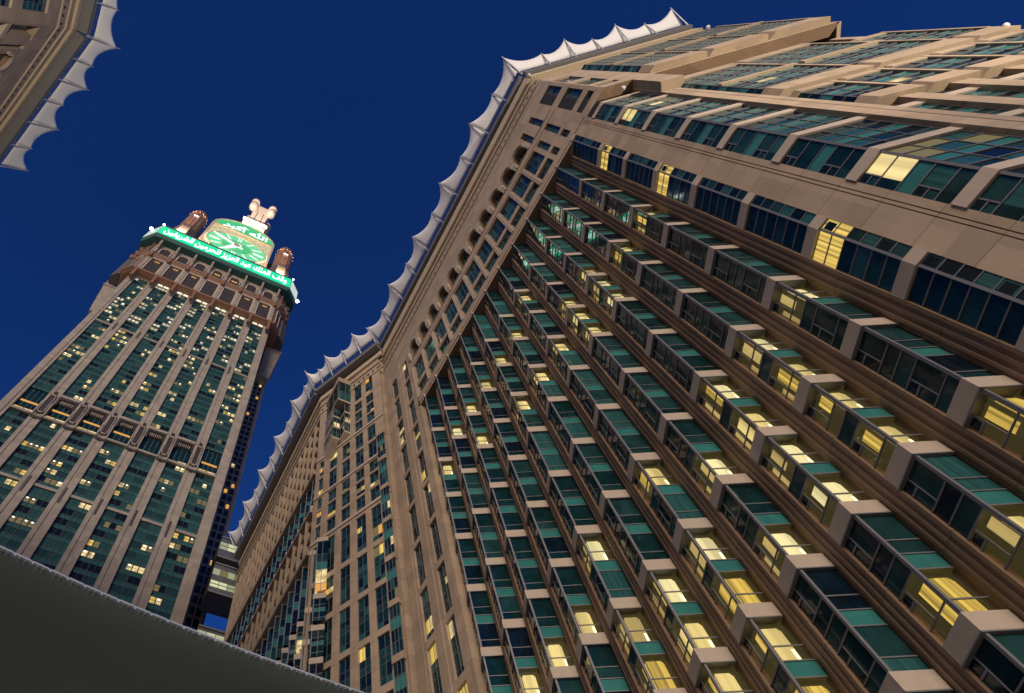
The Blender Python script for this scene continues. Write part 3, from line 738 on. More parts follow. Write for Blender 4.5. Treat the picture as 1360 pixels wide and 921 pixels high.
def small_bay(y, z0, z1, st, r):
    gl, fm = MB(), MB()
    o = (XW + .05, y, 0); fa = FR(o, u=(sin(radians(35)), cos(radians(35)))); fa.n = (-cos(radians(35)), sin(radians(35)))
    fb = FR(o, u=(cos(radians(35)), -sin(radians(35)))); fb.n = (-sin(radians(35)), -cos(radians(35)))
    la, lb = pitch * cos(radians(35)), pitch * sin(radians(35))
    n5 = [0, .14, .41, .56, .72, 1.0]
    for j in range(5):
        a, b = z0 + (z1 - z0) * n5[j], z0 + (z1 - z0) * n5[j + 1]
        lit = st and j in (0, 1)
        gl.quad(fb, 0, lb, a, b, 0, G_SPAN if j == 2 else (r.choice([L_ORANGE, L_WARM, L_WARM]) if lit else r.choice([G_DARK, G_DEEP, G_TEAL])))
        gl.quad(fa, 0, la, a, b, 0, G_TEAL if j == 2 else (L_WARM if lit else G_DARK))
        fm.box(fb, 0, lb, b - .03, b + .03, -.02, .04, BAR)
    fm.box(fb, -.05, .09, z0, z1, -.05, .05, BAR); fm.box(fb, lb / 2, lb / 2 + .07, z0, z1, -.02, .04, BAR)
    ob = gl.build('bay_window', wing); fm.build('window_frame', ob)
    c = MB(); c.prism([fa.P(la * .75, 0, .1)[:2], fa.P(la * .75, 0, -.4)[:2], fb.P(lb, 0, -.2)[:2], fb.P(lb, 0, .1)[:2], (o[0] - .16, o[1] - .04)], z1, z1 + .85, STONE_L); c.build('stone_cap', ob)
    sides_.append((y, z0))
for i in range(1, 20):
    y = 66.5 + pitch * i
    if seen([(XW, y, 88)], 0):
        small_bay(y, 89.0, 96.1, False, rw)
        small_bay(y, 86.2, 87.7, False, rw)
for i in range(0, 19):
    y = 66.3 + pitch * i - 1.5
    for k, (z0, z1) in enumerate(((65.1, 74.9), (60.0, 63.7), (54.6, 58.4), (48.5, 53.5), (42, 47.2))):
        if y > 64.5 and seen([(XW, y, z0), (XW, y, z1)], 0): small_bay(y, z0, z1, rw.random() < (.25 if i < 5 else .03), rw)
# overhanging corner oriel
def oriel(x0, x1, y0, y1, z0, z1, rows_, taper):
    fT = FR((x0, y0, 0), u=(1, 0)); fT.n = (0, -1); fS = FR((x0, y0, 0), u=(0, 1)); fS.n = (-1, 0)
    m_ = MB(); st = MB(); h = (z1 - z0) / rows_
    for k in range(rows_):
        a, b = z0 + h * k + .55, z0 + h * (k + 1)
        for q in range(2):
            xa, xb = (x1 - x0) * q / 2 + .1, (x1 - x0) * (q + 1) / 2 - .02
            for t in range(2): m_.quad(fT, xa, xb, a + (b - a) * t / 2, a + (b - a) * (t + 1) / 2, .0, rw.choice([G_TEAL, G_CURT, G_DARK]) if not (rows_ > 1 and k == 1 and t == 0) else L_WARM)
        m_.quad(fS, .1, y1 - y0 - .1, a, b, 0, G_DARK)
        for q in range(3): m_.box(fS, .1 + (y1 - y0) * q / 3, .2 + (y1 - y0) * q / 3, a, b, -.02, .05, BAR)
        m_.box(fT, (x1 - x0) / 2 - .04, (x1 - x0) / 2 + .04, a, b, 0, .05, BAR); m_.box(fT, 0, x1 - x0, (a + b) / 2 - .04, (a + b) / 2 + .04, 0, .05, BAR)
        st.prism([(x0 - .12, y0 - .12), (x1, y0 - .12), (x1, y1), (x0 - .12, y1)], a - .55, a, STONE_L)
    st.prism([(x0 + .5, y0 + .5 + taper), (x1, y0 + .5 + taper), (x1, y1), (x0 + .5, y1)], z0 - taper, z0, STONE, top=[(x0 - .12, y0 - .12), (x1, y0 - .12), (x1, y1), (x0 - .12, y1)])
    st.prism([(x0 + .05, y0 + .05), (x1, y0 + .05), (x1, y1), (x0 + .05, y1)], z0, z1, STONE_D)
    o = m_.build('oriel', wing); st.build('stone_surround', o)
oriel(24.4, 27.6, 60.0, 68.0, 112.2, 120.2, 1, .01)
ww.prism([(24.25, 59.85), (27.8, 59.85), (27.8, 68), (24.25, 68)], 120.2, 122.0, STONE)
oriel(26.05, 27.7, 60.2, 66, 101.2, 112.0, 3, 3.0)
oriel(24.35, 25.7, 62.0, 68, 100.6, 112.0, 3, 3.0)
ww.build('stone_wall', wing)
cornice(wing, fL, YW, 123.6, zg=118.0, over=2.1, top=124.9); cornice(wing, fW, 0, 18.4, zg=118.0, over=2.1, top=124.9)
canopy(wing, fL, [(67.7, 67.0, 0), 70.6, 76.4, 82.2, 88.0, 93.8, 99.5, 105.3, 111.0, 117.0, 122.6], 126.5, 2.1, longs=0)
canopy(wing, fW, [(-.45, -1.15), 2.2, 5.3, 9.6, 14.0, 18.3], 126.5, 2.1, longs=0, il=(3.2, 5.8), ish=(1.9, 4.6))

# ================================================================== THIRD HOTEL BLOCK (top left corner of the photo)
nh = thing('hotel_building', (-60, 20, 0), 'corner of a beige hotel seen overhead in the top left corner, with tent roof edge', 'hotel')
ND = (sin(radians(-20.3)), cos(radians(-20.3)))
fN = FR((-47.4, 16.3, 0), u=ND); fN.n = (ND[1], -ND[0])
fM = FR((-47.4, 16.3, 0), u=(0, -1)); fM.n = (1, 0)
rn = random.Random(5); nw = MB()
nw.prism([(-49, -30), (-49, 16.4), fN.P(2, 0, -2.2)[:2], fN.P(45, 0, -2.2)[:2], (-90, 58), (-90, -30)], 0, 127, STONE)
rM = [(1.9, 6.5, 106.2, 114.7), (1.9, 6.5, 95.5, 103.2), (8.0, 12.6, 106.2, 114.7), (8.0, 12.6, 95.5, 103.2)]
holed(nw, fM, 0, 40, 60, 127, rM, .5, STONE, rmat=STONE_L)
rN = [(.4, 3.1, 98, 113.6), (4.1, 5.0, 96, 112.9)]
holed(nw, fN, 0, 45, 60, 104.4, [(a, b, c, min(d, 104.4)) for a, b, c, d in rN], 1.3, STONE)
holed(nw, fN, 0, 5.55, 104.4, 114.0, [(a, b, 104.4, d) for a, b, c, d in rN], 1.3, STONE)
holed(nw, fN, 0, 45, 114.0, 127, [], 1, STONE)
nw.box(fN, .4, 3.1, 103.2, 104.4, -1.2, .1, STONE_L); nw.box(fN, 2.3, 3.2, 98, 113, -1.2, -.05, STONE)
nw.build('stone_wall', nh)
for r in rM[:4]: window(nh, fM, r[0], r[1], r[2], r[3], -.45, 4, (.12, .3, .5, .7, .88), rn, lit=0, bias='teal')
window(nh, fN, .4, 3.1, 104.5, 113.6, -1.25, 3, (.2, .4, .6, .8), rn, lit=0, bias='teal'); window(nh, fN, .4, 3.1, 98, 103.2, -1.25, 3, (.5,), rn, lit=0)
window(nh, fN, 4.1, 5.0, 96, 112.9, -.6, 2, (.1, .2, .3, .4, .5, .6, .7, .8, .9), rn, lit=.0, bias='teal')
for i in range(4):
    u0 = 5.55 + 3.95 * i; uc = u0 + 1.75; R_ = 1.35; z_ = 108.6; am = MB(); N = 12
    arc = [(uc - R_ * cos(pi * t / N), z_ + R_ * 1.45 * sin(pi * t / N) ** .8) for t in range(N + 1)]
    am.quad(fN, u0, uc - R_, 104.4, 114, 0, STONE); am.quad(fN, uc + R_, u0 + 3.95, 104.4, 114, 0, STONE)
    for (a, b), (c, d) in zip(arc, arc[1:]):
        am.face([fN.P(a, b, 0), fN.P(c, d, 0), fN.P(c, 114, 0), fN.P(a, 114, 0)], STONE); am.face([fN.P(a, b, 0), fN.P(c, d, 0), fN.P(c, d, -.7), fN.P(a, b, -.7)], STONE_B)
    for k0, k1, n0 in ((1.28, 1.44, .3), (1.1, 1.24, .55)):
        for t in range(14):
            a0, a1 = pi * t / 14, pi * (t + .72) / 14
            pr = [(uc - R_ * k * cos(a), z_ + R_ * k * 1.4 * max(sin(a), 0) ** .8) for a in (a0, a1) for k in (k0, k1)]
            v = [fN.P(q[0], q[1], n) for n in (0.0, n0) for q in (pr[0], pr[1], pr[3], pr[2])]
            am.mesh(v, [(0, 1, 2, 3), (4, 7, 6, 5), (0, 4, 5, 1), (1, 5, 6, 2), (2, 6, 7, 3), (3, 7, 4, 0)], STONE_L)
    o = am.build('arch_hood', nh); gm = MB(); gm.quad(fN, uc - R_, uc + R_, 104.5, 111, -.68, G_TEAL); gm.build('arched_window', o)
cornice(nh, fN, 0, 45, zg=119.6, over=2.2, top=126.2); cornice(nh, fM, 0, 40, zg=119.6, over=2.2, top=126.2)
canopy(nh, fN, [(-.39, -1.0), 4.65, 9.65, 14.65, 20.4, 26.4, 32], 127.9, 2.2, longs=0, il=(3.2, 7.6), ish=(2.0, 4.9))
canopy(nh, fM, [(-.39, -1.0, 0), 5.7, 11, 17], 127.9, 2.2, longs=0)

# ================================================================== CLOCK TOWER
TC = -20.75; YT = 123.2
tower = thing('clock_tower', (TC, 162, 0), 'very tall clock tower with green lit clock face and green lettered band on top', 'tower')
fT = FR((TC, YT, 0), u=(1, 0)); fT.n = (0, -1)
tw = MB(); rt = random.Random(31)
HB, CH = 34.0, 5.7
def octo(h, yf, ch):          # square with cut corners, front at yf, half width of the front edge h
    r = h + ch; yc = yf + r
    return [(TC - h, yf), (TC + h, yf), (TC + r, yf + ch), (TC + r, yc + h), (TC + h, yc + r), (TC - h, yc + r), (TC - r, yc + h), (TC - r, yf + ch)]
tw.prism([(TC - HB + .3, YT + 1), (TC + HB - .3, YT + 1), (TC + HB - .3, YT + 18), (TC - HB + .3, YT + 18)], 0, 272, STONE_D)
tw.prism([(TC - 41, YT + 18), (TC + 41, YT + 18), (TC + 41, YT + 75), (TC - 41, YT + 75)], 0, 272, STONE_D)
tw.prism(octo(40.0, YT + 3, 3), 272, 330, STONE_D)
tw.build('core', tower)
cw = 6.0; cp_ = 9.33
segs = [(219.9, 268.6), (166.5, 218.9), (145.0, 153.5 + 0), (129.0, 153.5), (90, 128.0), (50, 89)]
segs = [(219.9, 268.6, 14), (166.5, 218.9, 15), (129.0, 153.6, 7), (89.0, 127.9, 11), (50, 88, 11)]
piers = MB()
edges = []
cxs = [(i - 3) * cp_ for i in range(7)]
for i in range(8):
    a = -HB + 2.75 if i == 0 else cxs[i - 1] + cw / 2; b = HB - 2.75 if i == 7 else cxs[i] - cw / 2
    if i == 0: a = cxs[0] - cw / 2 - 1.1
    if i == 7: b = cxs[6] + cw / 2 + 1.1
    w_ = b - a
    if 0 < i < 7:
        piers.box(fT, a, b, 0, 272, -1.2, 0, STONE_T); piers.box(fT, a, a + w_ * .34, 0, 271, 0, .22, STONE_T); piers.box(fT, b - w_ * .34, b, 0, 271, 0, .22, STONE_T)
    else: piers.box(fT, a, b, 0, 272, -1.2, .1, STONE_T)
for sg in (-1, 1):
    a, b = sorted((sg * (HB - 2.0), sg * HB)); piers.box(fT, a, b, 0, 272, -1.2, .35, STONE_T)
for z in (128.0, 218.95):
    piers.box(fT, -HB, HB, z, z + .95, -1.2, -.18, STONE_T)
for z in (268.6, 270.8): piers.box(fT, -HB, HB, z, z + (1.4 if z > 270 else .5), -1.2, -.1, STONE_T)
piers.build('stone_pier', tower)
# slots in the piers
for i in range(6):
    c = (cxs[i] + cxs[i + 1]) / 2
    for z in (216, 124.6):
        sl = MB(); sl.box(fT, c - .28, c + .28, z, z + 6.0, -.05, .03, LOUV); sl.build('pier_slot', tower)
lits = []
for si, (z0, z1, nr) in enumerate(segs):
    for ci, cx in enumerate(cxs + [-HB + 2.55, HB - 2.55]):
        narrow = ci >= 7
        w2 = cw / 2 if not narrow else .55
        if not seen([fT.P(cx - w2, z0), fT.P(cx + w2, z1), fT.P(cx, (z0 + z1) / 2)], 0): continue
        m_ = MB(); nx = 2 if not narrow else 1; h = (z1 - z0) / nr
        for j in range(nr):
            for q in range(nx):
                a, b = cx - w2 + 2 * w2 * q / nx, cx - w2 + 2 * w2 * (q + 1) / nx; za = z0 + h * j
                m_.quad(fT, a, b, za, za + h * .36, -.55, T_GL[0])
                m_.quad(fT, a, b, za + h * .36, za + h, -.55, rt.choice([T_GL[1], T_GL[1], T_GL[2], T_GL[3]]))
                upz = si == 0; p = .42 if upz else .30
                if rt.random() < (p if not narrow else .12):
                    for t in range(2 if not narrow else 1):
                        wd = (b - a) / (2 if not narrow else 1)
                        if rt.random() < .80: lits.append((a + wd * t + .14, a + wd * (t + 1) - .14, za + h * .42, za + h * .93, upz))
            m_.box(fT, cx - w2, cx + w2, z0 + h * j + h * .34, z0 + h * j + h * .40, -.55, -.46, BARD)
            m_.box(fT, cx - w2, cx + w2, z0 + h * j - .06, z0 + h * j + .06, -.55, -.44, BARD)
        if not narrow:
            for u in (cx - .09, cx - w2 / 2 - .04, cx + w2 / 2 - .04): m_.box(fT, u, u + (.18 if u == cx - .09 else .08), z0, z1, -.55, -.40, BARD)
        m_.build('window_strip', tower)
def key_(l):
    p = proj(fT.P(l[0], l[2]))
    return l[2]
lits = [l for l in lits if seen([fT.P(l[0], l[2])], 0)]
lits.sort(key=key_)
stuff = MB()
for i, (a, b, z0, z1, upz) in enumerate(lits):
    mm = MB() if i < 100 else stuff
    mt = rt.choice([L_WARM2, L_WARM, L_WARM2, L_OLIVE] if upz else [L_WARM, L_WARM, L_OLIVE, L_OLIVE, L_STRIPE])
    mm.quad(fT, a, b, z0, z1, -.50, mt)
    if rt.random() < .35: mm.quad(fT, a + .3, a + .75, z1 - .55, z1 - .2, -.48, L_SPOT)
    mm.box(fT, a, b, z0 + (z1 - z0) * .5 - .05, z0 + (z1 - z0) * .5 + .05, -.5, -.44, BAR)
    if i < 100: mm.build('lit_window', tower)
o = stuff.build('lit_window', tower); o['kind'] = 'stuff'
# mid balcony belt (z 153 to 166)
mb_ = MB(); mg = MB()
for ci, cx in enumerate(cxs):
    mb_.box(fT, cx - cw / 2, cx + cw / 2, 153.6, 154.5, -1.0, .3, STONE_T)
    mg.quad(fT, cx - cw / 2, cx + cw / 2, 154.4, 166.5, -.9, G_DARK)
    for k in range(1, 4): mg.box(fT, cx - cw / 2 + cw * k / 4 - .05, cx - cw / 2 + cw * k / 4 + .05, 154.4, 166.4, -.9, -.8, BAR)
    for u0, u1, z0, z1, m_on, on in ((cx - cw / 2 + .3, cx - .15, 155.2, 156.2, L_STRIPE, ci in (0, 1, 2, 6)), (cx + .15, cx + cw / 2 - .3, 155.2, 156.2, L_WARM, ci in (0, 1, 2, 5, 6)),
                                    (cx - cw / 2 + .5, cx + cw / 2 - .5, 159.2, 159.9, L_ORANGE, ci in (0, 1, 2, 3, 6))):
        if on: ml = MB(); ml.box(fT, u0, u1, z0, z1, -.85, -.7, m_on); ml.build('belt_lamp', tower)
    if 0 < ci < 6:
        mb_.box(fT, cx - cw / 2, cx + cw / 2, 165.4, 166.6, -1, .45, STONE_T)
        mb_.box(fT, cx - cw / 2 + .2, cx + cw / 2 - .2, 164.3, 165.0, -.2, .5, LOUV)
        for sg in (-1, 1): mb_.box(fT, cx + sg * (cw / 2 - .45) - .3, cx + sg * (cw / 2 - .45) + .3, 160.8, 164.4, -.2, .5, LOUV)
        for k in range(7): mb_.box(fT, cx - 1.9 + k * .58, cx - 1.65 + k * .58, 162.6, 164.2, -.8, .05, STONE_T)
for i in range(6):
    c = (cxs[i] + cxs[i + 1]) / 2
    for u0, u1, z0, z1, n1, mt in ((-1.0, -.75, 155, 165, .75, STONE_T), (.75, 1.0, 155, 165, .75, STONE_T), (-1, 1, 155, 155.5, .75, STONE_T), (-1, 1, 164.4, 165, .75, STONE_T), (-.55, .55, 155.9, 164, .42, LOUV), (-1.5, 1.5, 152.2, 153.2, .5, LOUV), (-.5, .5, 166, 167.2, .4, LOUV)):
        mb_.box(fT, c + u0, c + u1, z0, z1, 0, n1, mt)
    for sg in (-1, 1): mb_.box(fT, c + sg * 1.45 - .22, c + sg * 1.45 + .22, 153.4, 160.5, 0, .6, STONE_T)
mb_.build('balcony_belt', tower); mg.build('belt_window', tower)
# cut corners
cm = MB(); cg = MB()
for sg in (-1, 1):
    o_ = (TC + sg * HB, YT + 17, 0); fc = FR(o_, u=(sg, 0)); fc.n = (0, -1)
    Lc = 7.3
    for a, b in ((-.3, .5), (1.9, 2.4), (3.9, 4.4), (5.9, Lc)): cm.box(fc, a, b, 0, 272, -1, .12, STONE_T)
    for k in range(60):
        z = 60 + k * 3.6
        if z > 268: break
        cm.box(fc, .4, 6.5, z, z + 1.0, -1, -.1, STONE_T)
        for a, b in ((.5, 1.9), (2.4, 3.9), (4.4, 5.9)):
            if rt.random() < .08: cg.quad(fc, a + .2, b - .2, z + 1.2, z + 3.2, -.28, rt.choice([L_ORANGE, L_WARM]))
    cg.quad(fc, .4, 6.5, 40, 272, -.3, G_DARK)
    # corbelled balcony box high on each flank
    YB = 133.0; x0, x1 = sorted((TC + sg * 36, TC + sg * 43.7)); xa, xb = sorted((TC + sg * 36, TC + sg * 41.2)); bx = MB()
    bx.prism([(x0, YB), (x1, YB), (x1, YB + 14), (x0, YB + 14)], 269.5, 285, STONE_T)
    bx.prism([(xa, YB + 3), (xb, YB + 3), (xb, YB + 12), (xa, YB + 12)], 247, 269.5, STONE_T, top=[(x0, YB), (x1, YB), (x1, YB + 14), (x0, YB + 14)])
    fb_ = FR((0, YB, 0), u=(1, 0)); fb_.n = (0, -1)
    bx.box(fb_, x0 - .3, x1 + .3, 269, 270, -14.6, .3, STONE_T); bx.box(fb_, x0 - .3, x1 + .3, 284.8, 286, -14.6, .3, STONE_T)
    for k in range(2):
        u = TC + sg * (39.6 + 2.2 * k); bx.box(fb_, u - .7, u + .7, 272, 283, 0, .04, LOUV)
    bx.build('corner_balcony', tower)
cm.build('corner_pier', tower); cg.build('corner_window', tower)
# ---- crown
HC = 37.55; YC_ = 117.0; CHC = 6.0
cr = MB()
def ring(z0, z1, h, yf, mat, ch=CHC, top=None, mb=cr): mb.prism(octo(h, yf, ch), z0, z1, mat, top=octo(*top) if top else None)
cr.prism(octo(34.4, 121.6, 3.6), 272, 294.5, STONE_G)
cr.prism(octo(34.2, 121.2, 6.0), 294.0, 314, STONE_T)
ring(272.0, 273.6, 35.2, 120.3, STONE_G, ch=3.8); ring(271.2, 272.0, 34.6, 122.3, STONE_G, ch=3.4, top=(35.1, 120.5, 3.7))
ring(295.6, 296.8, 35.8, 120.0, STONE_G); ring(292.6, 295.6, 34.6, 121.4, STONE_G, ch=3.6, top=(35.7, 120.1, CHC))
G_SOF = plain('soffit_teal', (0.02, 0.09, 0.075), 0.6)
ring(313.2, 315.6, 36.9, 117.7, G_SOF, top=(37.5, 117.1, CHC))
ring(315.6, 330.6, 37.3, 117.25, STONE_D)
ring(330.6, 331.4, 37.7, 116.85, STONE_D)
cr.build('crown_body', tower)
cfr = FR((TC, 121.6, 0), u=(1, 0)); cfr.n = (0, -1)
allf = [(cfr, cxs)]
for sg in (-1, 1):
    fc = FR((TC + sg * 34.5, 121.6, 0), u=(sg * .7071, .7071)); fc.n = (sg * .7071, -.7071); allf.append((fc, [4.25]))
for fi, (f_, cs) in enumerate(allf):
    for ci, cx in enumerate(cs):
        s_ = 1.0 if fi == 0 else .62; f_up = f_
        if fi:
            sg = -1 if fi == 1 else 1; f_ = FR((TC + sg * 34.4, 121.6, 0), u=(sg * .7071, .7071)); f_.n = (sg * .7071, -.7071); s_ = .42; cx = 2.55
        wm = MB(); a, b = cx - 3.0 * s_, cx + 3.0 * s_
        for u0, u1, z0, z1, n1 in ((a - .9 * s_, a, 274.0, 293.4, .55), (b, b + .9 * s_, 274.0, 293.4, .55), (a, b, 292.2, 293.4, .55), (a, b, 274, 274.9, .55)):
            wm.box(f_, u0, u1, z0, z1, -.02, n1, STONE_L)
        wm.build('window_surround', tower)
        wm = MB(); wm.quad(f_, a, b, 274.9, 292.2, .03, LOUV)
        for k in range(7): wm.box(f_, a + (b - a) * k / 6 - .06, a + (b - a) * k / 6 + .06, 274.9, 292.2, .03, .14, STONE_D)
        for k in range(9): wm.box(f_, a, b, 275.6 + k * 1.9, 275.75 + k * 1.9, .03, .12, STONE_D)
        if fi == 0 and ci in (0, 1, 2, 5, 6): wm.box(f_, cx - 1.1, cx + 1.3, 289.2, 289.9, .1, .3, L_ORANGE)
        wm.build('crown_window', tower)
        # arched opening above
        if fi: f_ = f_up; s_ = .62; cx = cs[ci]
        aw = MB(); R_ = 2.45 * s_; zc = 306.0; N = 12
        pts = [(cx + R_ * cos(pi * t / N), zc + R_ * .95 * sin(pi * t / N)) for t in range(N + 1)]
        poly = [(cx + R_, 300.5)] + pts + [(cx - R_, 300.5)]
        aw.face([f_.P(u, z, .52) for u, z in poly], LOUV)
        for (u0, z0), (u1, z1) in zip(poly, poly[1:]):
            k = 1.22
            e = lambda u, z: (cx + (u - cx) * k, zc + (z - zc) * k if z > zc - .01 else z)
            p0, p1, p2, p3 = (u0, z0), (u1, z1), e(u1, z1), e(u0, z0)
            v = [f_.P(q[0], q[1], n) for n in (.4, .95) for q in (p0, p1, p2, p3)]
            aw.mesh(v, [(0, 1, 2, 3), (4, 7, 6, 5), (0, 4, 5, 1), (1, 5, 6, 2), (2, 6, 7, 3), (3, 7, 4, 0)], STONE_L)
        if fi == 0 and ci in (3, 4): aw.box(f_, cx - 1.6, cx + 1.5, 303.0, 304.1, .5, .7, L_ORANGE)
        aw.build('crown_arch', tower)
pil = MB()
for i in range(8):
    u = -4 * cp_ + cp_ / 2 + cp_ * i
    for z0, z1, n1, w_ in ((263.2, 273.6, 1.35, .62), (273.6, 295.0, .9, .8), (291.5, 298.2, 2.0, .6), (298.2, 310.5, 1.5, .6), (309.0, 314.6, 3.2, .5)):
        pil.box(cfr, u - w_, u + w_, z0, z1, -.5, n1, STONE_G if z0 < 270 or 290 < z0 < 297 else STONE_T)
    pil.prism([(TC + u - .5, 121), (TC + u + .5, 121), (TC + u + .5, 119.8), (TC + u - .5, 119.8)], 305, 309.1, STONE_T, top=[(TC + u - .5, 121), (TC + u + .5, 121), (TC + u + .5, 118.3), (TC + u - .5, 118.3)])
for sg in (-1, 1):
    for t in (1.0, 7.3):
        fc = allf[1 if sg < 0 else 2][0]
        for z0, z1, n1 in ((296, 299, 1.6), (299, 314.5, 1.2)): pil.box(fc, t - .5, t + .5, z0, z1, -.5, n1, STONE_G)
    for z, r, h in ((294, 1.6, 3.0), (302, 1.2, 2.6), (309, 1.0, 2.4)):      # console stones down the flank
        pil.lathe((TC + sg * 40.9, 126.8, z), [(0, 0), (r * .5, .2), (r * .9, h * .5), (r, h * .85), (r * .8, h), (0, h)], 10, STONE_G)
        pil.box(allf[1 if sg < 0 else 2][0], 3.2, 5.3, z, z + h * .8, 0, r, STONE_G)
pil.build('crown_pilaster', tower)
for cx in cxs[1:]:
    for sg in (-1, 1):
        bl = MB(); bl.box(fT, cx + sg * 1.45 - 1.05, cx + sg * 1.45 + 1.05, 269.15, 270.7, -1, .06, L_SILL); bl.build('belt_lamp', tower)
# ---- lettered band
def arabic(s):
    T = {'ا': (0xFE8D, 0xFE8E), 'أ': (0xFE83, 0xFE84), 'و': (0xFEED, 0xFEEE), 'د': (0xFEA9, 0xFEAA), 'ز': (0xFEAF, 0xFEB0), 'ر': (0xFEAD, 0xFEAE),
         'ق': (0xFED5,), 'ف': (0xFED1,), 'ل': (0xFEDD,), 'م': (0xFEE1,), 'ك': (0xFED9,), 'ع': (0xFEC9,), 'ب': (0xFE8F,), 'ي': (0xFEF1,), 'ح': (0xFEA1,), 'ن': (0xFEE5,), 'ش': (0xFEB5,), 'ه': (0xFEE9,)}
    out_ = []; joined = False
    for i, ch in enumerate(s):
        if ch == ' ': out_.append(' '); joined = False; continue
        if ch == '\ufdf2': out_.append(ch); joined = False; continue
        t = T[ch]; nxt = i + 1 < len(s) and s[i + 1] in T
        if len(t) == 2: out_.append(chr(t[1] if joined else t[0])); joined = False
        else:
            b = t[0]
            out_.append(chr(b + (3 if joined and nxt else 1 if joined else 2 if nxt else 0))); joined = nxt
    return ''.join(reversed(out_))
def lettering(txt, fr, uc, z0, n, height, width, mat, parent, name, thick=.12):
    cu = bpy.data.curves.new('t', 'FONT'); cu.body = txt; cu.size = 1; cu.extrude = .02; cu.offset = .030; cu.resolution_u = 3
    ob = bpy.data.objects.new('t', cu); COL.objects.link(ob); bpy.context.view_layer.update()
    me = bpy.data.meshes.new_from_object(ob.evaluated_get(bpy.context.evaluated_depsgraph_get()))
    xs_ = [v.co.x for v in me.vertices]; ys = [v.co.y for v in me.vertices]
    x0, x1, y0, y1 = min(xs_), max(xs_), min(ys), max(ys); b = MB()
    off = ROOTLOC[parent.name]
    for v in me.vertices:
        p = fr.P(uc - width / 2 + (v.co.x - x0) / (x1 - x0) * width, z0 + (v.co.y - y0) / (y1 - y0) * height, n + (v.co.z + .02) / .04 * thick)
        v.co = (p[0] - off[0], p[1] - off[1], p[2] - off[2])
    me.materials.clear(); me.materials.append(mat); me.update()
    bpy.data.objects.remove(ob); bpy.data.curves.remove(cu)
    o = bpy.data.objects.new(name, me); COL.objects.link(o); o.parent = parent; return o
fB = FR((TC, 117.1, 0), u=(1, 0)); fB.n = (0, -1)
bm_ = MB(); bm_.box(fB, -37.4, 37.4, 317.0, 329.6, 0.16, .35, L_BANN); band = bm_.build('lettered_band', tower)
lettering(arabic('وقف الملك عبد العزيز للحرمين الشريفين'), fB, 0, 317.9, .4, 10.6, 70, L_TXT, band, 'lettering')
for sg in (-1, 1):
    fc = FR((TC + sg * 37.5, 117.1, 0), u=(sg * .7071, .7071)); fc.n = (sg * .7071, -.7071)
    b_ = MB(); b_.box(fc, .3, 8.1, 317, 329.6, .12, .3, emit('side_band_light%d' % sg, (.75, .9, .8), .75)); b_.build('side_band', tower)
# ---- platform, turrets, clock block
pf = MB()
pf.prism(octo(36.2, 119, 6), 331.4, 338.0, STONE_D)
for i in range(20):
    if abs(i - 9.5) < 4.5: continue
    u = -34 + 68 * i / 19
    pf.lathe((TC + u, 118.95, 333.5), [(0, -1.3), (1.1, -1.3), (1.1, 1.0), (.6, 1.9), (0, 2.1)], 8, STONE_G)
pf.build('crown_platform', tower)
for sg in (-1, 1):
    cx_, cy_ = TC + sg * 30.2, 127.5; tb = MB()
    tb.lathe((cx_, cy_, 338), [(6.6, 0), (6.6, 20), (6.2, 20), (6.2, 24)], 8, STONE_D, rot=pi / 8)
    tb.lathe((cx_, cy_, 362), [(5.7, 0), (5.7, 32), (6.0, 32), (6.0, 33.2)], 32, BRONZE, flute=.06)
    tb.lathe((cx_, cy_, 395.2), [(5.8, 0), (5.5, 4.5), (4.6, 8.4), (2.9, 11.6), (1.1, 13.4), (0, 14.2)], 16, BRONZE)
    tb.tube((cx_, cy_, 409), (cx_, cy_, 412), .12, .05, BRONZE)
    tr = tb.build('turret', tower, smooth=False)
    rl = MB()
    for k in range(16):
        a = 2 * pi * k / 16; rl.lathe((cx_ + 6.05 * cos(a), cy_ + 6.05 * sin(a), 394.7), [(0, -.13), (.13, 0), (0, .13)], 6, L_SPOT)
    rl.box(FR((cx_, cy_ - 5.75, 0), az=90), -1.5, 1.5, 384.2, 384.6, -.1, .35, L_SPOT); rl.build('turret_lamp', tr)
YK = 127.0
fK = FR((TC, YK, 0), u=(1, 0)); fK.n = (0, -1)
kb = MB(); kb.prism([(TC - 21.6, YK), (TC + 21.6, YK), (TC + 21.6, YK + 60), (TC - 21.6, YK + 60)], 338, 402.3, STONE_D)
kb.prism([(TC - 25, YK + 5), (TC + 25, YK + 5), (TC + 25, YK + 58), (TC - 25, YK + 58)], 338, 386, STONE_D)
kb.build('clock_block', tower)
ck = MB(); ck.box(fK, -21.4, 21.4, 345, 402, 0, .5, MOSAIC)
for u0, u1, z0, z1 in ((-21.6, 21.6, 401.0, 402.5), (-21.6, -20.3, 345, 401), (20.3, 21.6, 345, 401)): ck.box(fK, u0, u1, z0, z1, .2, 1.1, CREAM)
clock = ck.build('clock', tower)
ZC, RC = 372.6, 19.2
def disc(r, n, mat, name, parent, seg=64, zs=1.0):
    b = MB(); b.mesh([fK.P(r * cos(2 * pi * i / seg), ZC + r * zs * sin(2 * pi * i / seg), nn) for nn in (n - .15, n) for i in range(seg)],
                     [tuple(range(seg, 2 * seg))] + [(i, (i + 1) % seg, seg + (i + 1) % seg, seg + i) for i in range(seg)], mat)
    return b.build(name, parent)
def ringm(r0, r1, n0, n1, mat, name, parent, seg=64):
    b = MB(); v = []
    for r, n in ((r0, n0), (r1, n0), (r1, n1), (r0, n1)): v += [fK.P(r * cos(2 * pi * i / seg), ZC + r * sin(2 * pi * i / seg), n) for i in range(seg)]
    f = [(q * seg + i, q * seg + (i + 1) % seg, ((q + 1) % 4) * seg + (i + 1) % seg, ((q + 1) % 4) * seg + i) for q in range(4) for i in range(seg)]
    b.mesh(v, f, mat); return b.build(name, parent)
